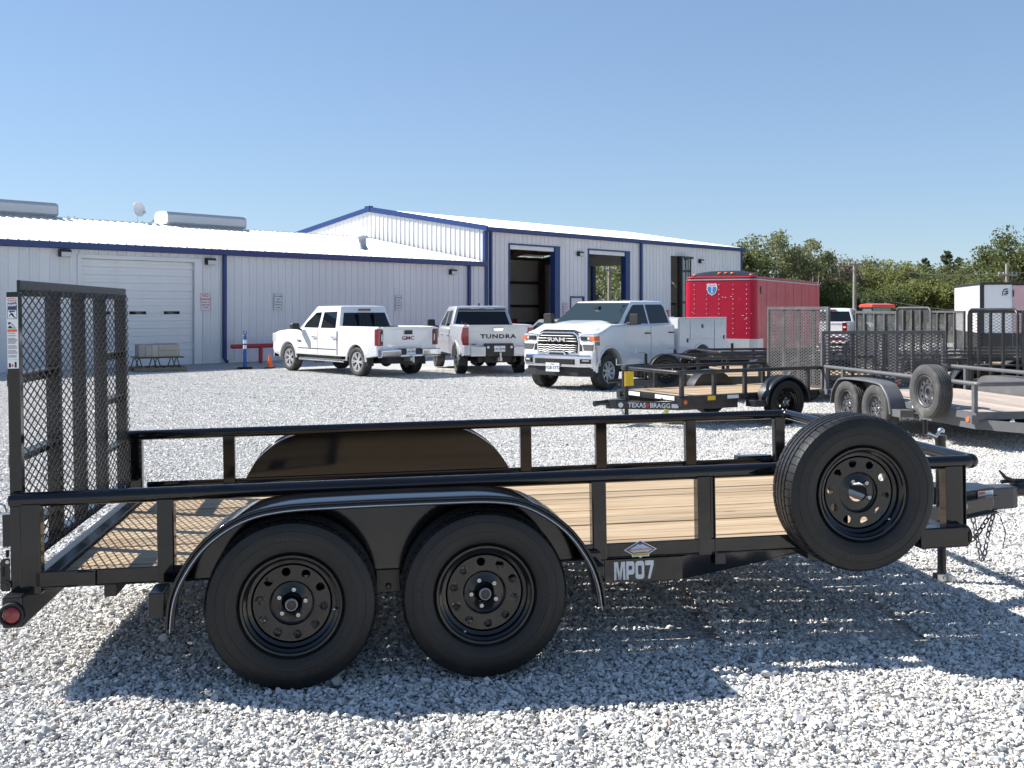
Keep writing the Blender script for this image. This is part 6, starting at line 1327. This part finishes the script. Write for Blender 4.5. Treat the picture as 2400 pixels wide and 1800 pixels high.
for y in (-.25, .25): o = MB(); o.box((.17, y-.05, .10), (1.2, y+.05, .15)); o.box((.16, y-.05, .10), (.21, y+.05, .8)); o.build('fork', BLACKS, e)
# things inside the bay
def inside(name, x, y, label, cat, z=.022): v = (BO[0]+.67097*x-.74149*y, BO[1]+.74149*x+.67097*y, BZ+z); return empty(name, v, BW, label, cat)
e = inside('tool_chest', 26.4, 9.8, 'red rolling tool chest inside the first open bay', 'tool chest')
o = MB(); o.box((-.5, -.3, .1), (.5, .3, 1.25)); o.build('cabinet', REDPIPE, e, bevel=.02)
for k in range(5): o = MB(); o.box((-.46, -.315, .18+k*.21), (.46, -.301, .36+k*.21)); d = o.build('drawer', REDPIPE, e, bevel=.006); o = MB(); o.box((-.3, -.33, .33+k*.21), (.3, -.316, .345+k*.21)); o.build('handle', STEEL, d)
e = inside('work_bench', 33.6, 14.3, 'long dark work bench against the back wall of the open bay', 'bench')
o = MB(); o.box((-1.9, -.4, .86), (1.9, .4, .94)); o.build('bench_top', BLACKS, e)
for x in (-1.8, 0, 1.8): o = MB(); o.box((x-.05, -.35, 0), (x+.05, .35, .86)); o.build('bench_leg', BLACKS, e)
e = inside('engine_hoist', 31.6, 11.2, 'yellow shop crane inside the open bay', 'hoist'); YEL = mat('hoist_yellow', (.50, .36, .05), .5)
o = MB(); o.box((-.06, -.06, .1), (.06, .06, 1.3)); o.build('post', YEL, e); o = MB(); o.beam((-.1, 0, 1.25), (.9, 0, 1.6), .08, .1); o.build('boom', YEL, e)
for y in (-.35, .35): o = MB(); o.beam((0, y*.3, .12), (1.0, y, .1), .07, .08); o.build('leg', YEL, e)
e = inside('step_stool', 33.0, 11.6, 'small grey step stool on the floor of the open bay', 'stool')
o = MB(); o.box((-.25, -.2, .45), (.25, .2, .5)); o.build('seat', DULL, e)
for x in (-.22, .22):
    for y in (-.17, .17): o = MB(); o.beam((x*1.2, y*1.2, 0), (x, y, .46), .03, .03); o.build('leg', DULL, e)
e = inside('ceiling_fan', 24.5, 8.6, 'three bladed ceiling fan under the roof of the first bay', 'fan', 4.6)
o = MB(); o.cyl((0, 0, .0), (0, 0, 1.5), .03, n=8); o.cyl((0, 0, -.08), (0, 0, .12), .12, n=12); o.build('motor', DULL, e)
for k in range(3):
    a = 2*math.pi*k/3+.4; o = MB(); o.beam((.12*math.cos(a), .12*math.sin(a), 0), (1.1*math.cos(a), 1.1*math.sin(a), -.05), .14, .015); o.build('blade', SIGNW, e)
# ------------------------------------------------------------------ trees, field, poles
def leaf_mat(name, a, b):
    m = bpy.data.materials.new(name); m.use_nodes = True; t = m.node_tree; L = t.links; p = t.nodes['Principled BSDF']; out = t.nodes['Material Output']
    g = t.nodes.new('ShaderNodeNewGeometry'); mx = t.nodes.new('ShaderNodeMix'); mx.data_type = 'RGBA'; mx.inputs['A'].default_value = (*a, 1); mx.inputs['B'].default_value = (*b, 1); L.new(g.outputs['Random Per Island'], mx.inputs['Factor'])
    L.new(mx.outputs['Result'], p.inputs['Base Color']); p.inputs['Roughness'].default_value = .6; p.inputs['Specular IOR Level'].default_value = .3
    tr = t.nodes.new('ShaderNodeBsdfTranslucent'); L.new(mx.outputs['Result'], tr.inputs['Color']); ms = t.nodes.new('ShaderNodeMixShader'); ms.inputs[0].default_value = .45; L.new(p.outputs[0], ms.inputs[1]); L.new(tr.outputs[0], ms.inputs[2]); L.new(ms.outputs[0], out.inputs['Surface']); return m
LEAF = {'olive': leaf_mat('olive_leaves', (.15, .165, .075), (.27, .285, .145)), 'green': leaf_mat('green_leaves', (.10, .12, .045), (.215, .235, .095)), 'lime': leaf_mat('yellow_green_leaves', (.13, .152, .045), (.265, .278, .095)),
        'dark': leaf_mat('dark_leaves', (.08, .10, .035), (.18, .205, .075)), 'brown': leaf_mat('brownish_leaves', (.15, .13, .085), (.26, .23, .16)), 'cedar': leaf_mat('cedar_leaves', (.07, .095, .05), (.16, .185, .10))}
BARK = mat('bark', (.11, .095, .08), .9, var=.3, vscale=6); BARKP = mat('pale_bark', (.24, .21, .18), .9, var=.3, vscale=6)
EXTRA = 1.35
def tree(name, label, x, y, h, rad, kind, n=3600, base=.28, group='trees beyond the lot', leaf=.105, sparse=1., conifer=False, seed=None, pale=False):
    n = int(n*EXTRA)
    r = np.random.default_rng(seed if seed is not None else int(abs(x*37+y*11))); e = empty(name, (x, y, gz(y)), 0, label, 'tree', group)
    o = MB(); tips = []
    if conifer:
        o.tube([(0, 0, 0), (.02, 0, h*.5), (0, 0, h*.97)], [h*.022, h*.014, .01], 7)
        for i in range(70):
            u = .1+.88*(i/70)**.85; a = r.random()*6.28; l = rad*(1-u)**.75*(.75+.45*r.random())+.1; z0 = u*h
            tip = np.array([math.cos(a)*l, math.sin(a)*l, z0+l*(.25+.3*r.random())])
            o.tube([(0, 0, z0), tuple(tip*[.6, .6, 1]-[0, 0, l*.1]), tuple(tip)], [.03, .018, .006], 4)
            for k in range(6): tips.append((np.array([0, 0, z0])*(1-(k+1)/6)+tip*(k+1)/6, .10+.16*(1-u)))
    else:
        nl = 6+int(3*r.random()); lean = r.normal(size=2)*h*.03
        hb = h*base; o.tube([(0, 0, -.1), (lean[0]*.4, lean[1]*.4, hb*.6), (lean[0], lean[1], hb), (lean[0]*1.4, lean[1]*1.4, h*.62)], [h*.030, h*.024, h*.019, h*.009], 8)
        for i in range(nl):
            a = 6.28*i/nl+r.normal()*.3; z0 = hb*(.75+.7*r.random()); l = rad*(.55+.5*r.random()); z1 = hb+(h-hb)*(.10+.77*r.random())
            q1 = np.array([lean[0]+math.cos(a)*l*.45, lean[1]+math.sin(a)*l*.45, z0+(z1-z0)*.55]); q2 = np.array([lean[0]+math.cos(a)*l, lean[1]+math.sin(a)*l, z1])
            o.tube([(lean[0], lean[1], z0), tuple(q1), tuple(q2)], [h*.013, h*.008, h*.003], 5); tips += [(q2, rad*.36), (q1*.4+q2*.6, rad*.32)]
            for k in range(3):
                b = a+r.normal()*.7; q3 = q1+np.array([math.cos(b)*l*.5, math.sin(b)*l*.5, (h-q1[2])*(.35+.5*r.random())]); q3[2] = min(q3[2], h*.97); o.tube([tuple(q1), tuple((q1+q3)/2+r.normal(size=3)*.1), tuple(q3)], [h*.007, h*.004, h*.002], 4); tips.append((q3, rad*.30))
        tips.append((np.array([lean[0]*1.5, lean[1]*1.5, h*.93]), rad*.30)); tips.append((np.array([lean[0], lean[1], h*.75]), rad*.4))
    o.build('trunk', BARKP if pale else BARK, e, smooth=60)
    T_ = len(tips); wts = np.array([t[1] for t in tips])**1.5; wts /= wts.sum(); ci = r.choice(T_, n, p=wts)
    C = np.array([tips[i][0] for i in ci]); S = np.array([tips[i][1] for i in ci]); d = r.normal(size=(n, 3)); d /= np.linalg.norm(d, axis=1)[:, None]
    C = C+d*(S*(.2+.95*r.random(n)**.7))[:, None]*np.array([1, 1, .8]); C[:, 2] = np.clip(C[:, 2], .15, h*1.03)
    ax = r.normal(size=(n, 3)); ax /= np.linalg.norm(ax, axis=1)[:, None]; bx = np.cross(ax, r.normal(size=(n, 3))); bx /= np.linalg.norm(bx, axis=1)[:, None]
    s = (leaf*(.6+.8*r.random(n)))[:, None]; q = r.random(n)[:, None]*.4+.35
    V = np.stack([C-ax*s, C-bx*s*q, C+ax*s, C+bx*s*q], 1).reshape(-1, 3)
    me = bpy.data.meshes.new('crown'); me.from_pydata(V.tolist(), [], [(4*i, 4*i+1, 4*i+2, 4*i+3) for i in range(n)]); me.materials.append(LEAF[kind]); me.update()
    link('crown', me, e); return e
def PX(px, Y): return (px-1200)/2450*Y
def top(py, Y): return 1.594+(722-py)/2450*Y-gz(Y)
FIELD = mat('field_grass', (.10, .105, .045), .95, var=.4, vscale=.25, bump=.3, bscale=3)
o = MB(); o.v = [(-500, 74, gz(74)+.004), (8, 74, gz(74)+.004), (14, 58, gz(58)+.004), (500, 50, gz(50)+.004), (900, 1400, -.31), (-900, 1400, -.31)]; o.f = [(0, 1, 2, 3, 4, 5)]; o.m = [0]
tag(o.build('field', FIELD), kind='structure')
TL = [(1838, 549, 76, 2.6, 'olive', 5200, 'tall open olive green tree behind the corner of the tall building', .24, True), (1748, 563, 72, 1.9, 'dark', 3600, 'dark round tree touching the right end of the tall building', .2, False),
      (1886, 556, 78, 2.0, 'olive', 3800, 'feathery olive tree right of the tall open tree', .25, True), (1800, 640, 74, 2.0, 'dark', 3000, 'low dark tree above the red cargo trailer roof', .12, False),
      (1940, 604, 82, 2.2, 'brown', 3000, 'thin grey brown tree between the tall tree and the utility pole', .25, True), (1978, 600, 96, 2.4, 'brown', 1900, 'half bare reddish tree behind the left utility pole', .3, True),
      (2046, 600, 98, 2.9, 'dark', 3600, 'dark green tree rising behind the yellow green trees', .2, False), (2032, 618, 84, 2.5, 'lime', 4600, 'yellow green tree right of the left utility pole', .15, False),
      (2082, 614, 86, 2.7, 'lime', 4600, 'broad yellow green tree above the red tractor roof', .15, False), (2124, 616, 90, 2.4, 'green', 3600, 'green tree between the yellow green trees and the cedars', .15, False),
      (2262, 612, 90, 2.7, 'green', 4200, 'green tree right of the tallest cedar', .15, False), (2318, 606, 88, 2.8, 'green', 4400, 'bushy green tree left of the right utility pole', .15, False),
      (2194, 640, 80, 2.6, 'green', 4200, 'low green tree in front of the cedars', .12, False), (2145, 660, 78, 2.4, 'lime', 3600, 'low yellow green tree right of the red tractor roof', .12, False),
      (2250, 668, 76, 2.4, 'lime', 3600, 'low yellow green tree left of the white cargo trailer', .12, False), (1955, 665, 76, 2.2, 'dark', 3600, 'low dark tree right of the red cargo trailer', .12, False), (2010, 690, 74, 2.0, 'dark', 3000, 'low dark shrubby tree behind the white pickup', .1, False), (2075, 680, 74, 2.3, 'dark', 3200, 'low dark tree behind the tractor cab', .1, False),
      (2385, 565, 74, 2.4, 'dark', 4600, 'tall dark tree at the right edge behind the utility pole', .2, False), (2432, 520, 70, 2.7, 'dark', 4600, 'taller dark tree cut by the right edge of the photo', .2, False), (2345, 640, 72, 2.2, 'green', 3400, 'low green tree behind the white cargo trailer', .12, False), (2156, 640, 84, 2.0, 'dark', 3000, 'green tree filling the row under the leftmost cedar', .12, False), (2225, 650, 84, 2.0, 'lime', 3000, 'yellow green tree under the tallest cedar', .12, False), (2295, 640, 80, 2.6, 'green', 4000, 'broad green tree behind the roof of the white cargo trailer', .12, False), (1915, 640, 80, 2.2, 'green', 3600, 'green tree behind the rear edge of the red cargo trailer', .12, False), (2500, 560, 80, 3.4, 'green', 4000, 'green tree beyond the right edge', .2, False)]
for px, py, Y, rad, kd, n, lb, bs, pale in TL: tree('broadleaf_tree', lb, PX(px, Y), Y, top(py, Y), rad, kd, n, bs, pale=pale)
for px, py, Y, rad, lb in ((2168, 604, 92, 1.5, 'short cedar tree, leftmost of the three cedars'), (2218, 586, 92, 1.7, 'tallest cedar tree with pointed top'), (2247, 602, 96, 1.4, 'short cedar tree right of the tallest cedar')):
    tree('cedar_tree', lb, PX(px, Y), Y, top(py, Y), rad, 'cedar', 3600, conifer=True, leaf=.13)
for px, py, Y, rad, lb in ((172, 503, 70, 1.6, 'tree top showing right of the long ridge ventilator'), (325, 512, 72, 1.7, 'tree top showing behind the satellite dish'), (384, 510, 70, 1.2, 'tree top showing left of the short ridge ventilator'), (580, 531, 74, 1.2, 'tree top showing at the right end of the short ridge ventilator'), (1230, 516, 92, 1.5, 'twig tips showing above the tall building roof'), (1395, 600, 88, 2.4, 'sunlit yellow green tree seen through the second open bay'), (1452, 590, 94, 2.8, 'dark green tree seen through the second open bay'), (1425, 655, 84, 2.0, 'low bush seen through the second open bay')):
    tree('broadleaf_tree', lb, PX(px, Y), Y, top(py, Y), rad, 'lime' if px == 1395 else ('dark' if px in (172, 1452) else 'olive'), 2400, .2)
POLEW = mat('weathered_pole', (.30, .27, .23), .9, var=.25, vscale=4)
def pole(px, py, Y, arm, lb, angle=0., drop=.35):
    e = empty('utility_pole', (PX(px, Y), Y, gz(Y)), angle, lb, 'utility pole', 'utility poles'); h = top(py, Y)
    o = MB(); o.tube([(0, 0, -.2), (0, 0, h)], [.15, .10], 10); o.build('shaft', POLEW, e, smooth=40)
    o = MB(); o.box((-arm, -.16, h-drop-.06), (arm, -.06, h-drop+.06)); c = o.build('crossarm', POLEW, e)
    for x in (-arm*.9, -arm*.45, arm*.45, arm*.9): o = MB(); o.lathe([(.03, 0), (.05, .05), (.03, .10), (.045, .14), (.001, .16)], 8, 'z', c=(x, -.11, h-drop+.06)); o.build('insulator', mat('porcelain', (.55, .54, .52), .3), c)
    for s in (-1, 1): o = MB(); o.beam((s*arm*.55, -.11, h-drop-.06), (0, -.11, h-drop-.75), .03, .03); o.build('brace', POLEW, c)
    return Vector((PX(px, Y), Y, gz(Y)+h-drop+.2))
A = pole(2003, 616, 70, .50 if False else .45, 'wooden utility pole with crossarm left of the yellow green trees', 0, .12); B = pole(2360, 618, 68, .62, 'wooden utility pole with crossarm behind the white cargo trailer', 0, .75); C_ = pole(1428, 624, 78, .55, 'wooden utility pole seen through the second open bay', .2, .3)
WIRE = mat('power_wire', (.20, .20, .21), .5)
def wire(P, Q, sag, lb):
    P, Q = Vector(P), Vector(Q); o = MB(); o.tube([P.lerp(Q, t/14)-Vector((0, 0, sag*4*(t/14)*(1-t/14))) for t in range(15)], .018, 5); tag(o.build('power_line', WIRE, smooth=60), lb, 'power line', 'overhead wires')
wire(A, B, .5, 'upper wire strung between the two utility poles'); wire(A-Vector((0, 0, 2.1)), B-Vector((0, 0, 2.6)), .35, 'lower wire strung between the two utility poles'); wire(A-Vector((0, 0, 2.4)), B-Vector((0, 0, 3.0)), .4, 'lowest wire strung between the two utility poles')
wire(B, (B.x+30, B.y-4, B.z+.2), .5, 'wire leaving the right utility pole towards the right edge')
bpy.context.view_layer.update()
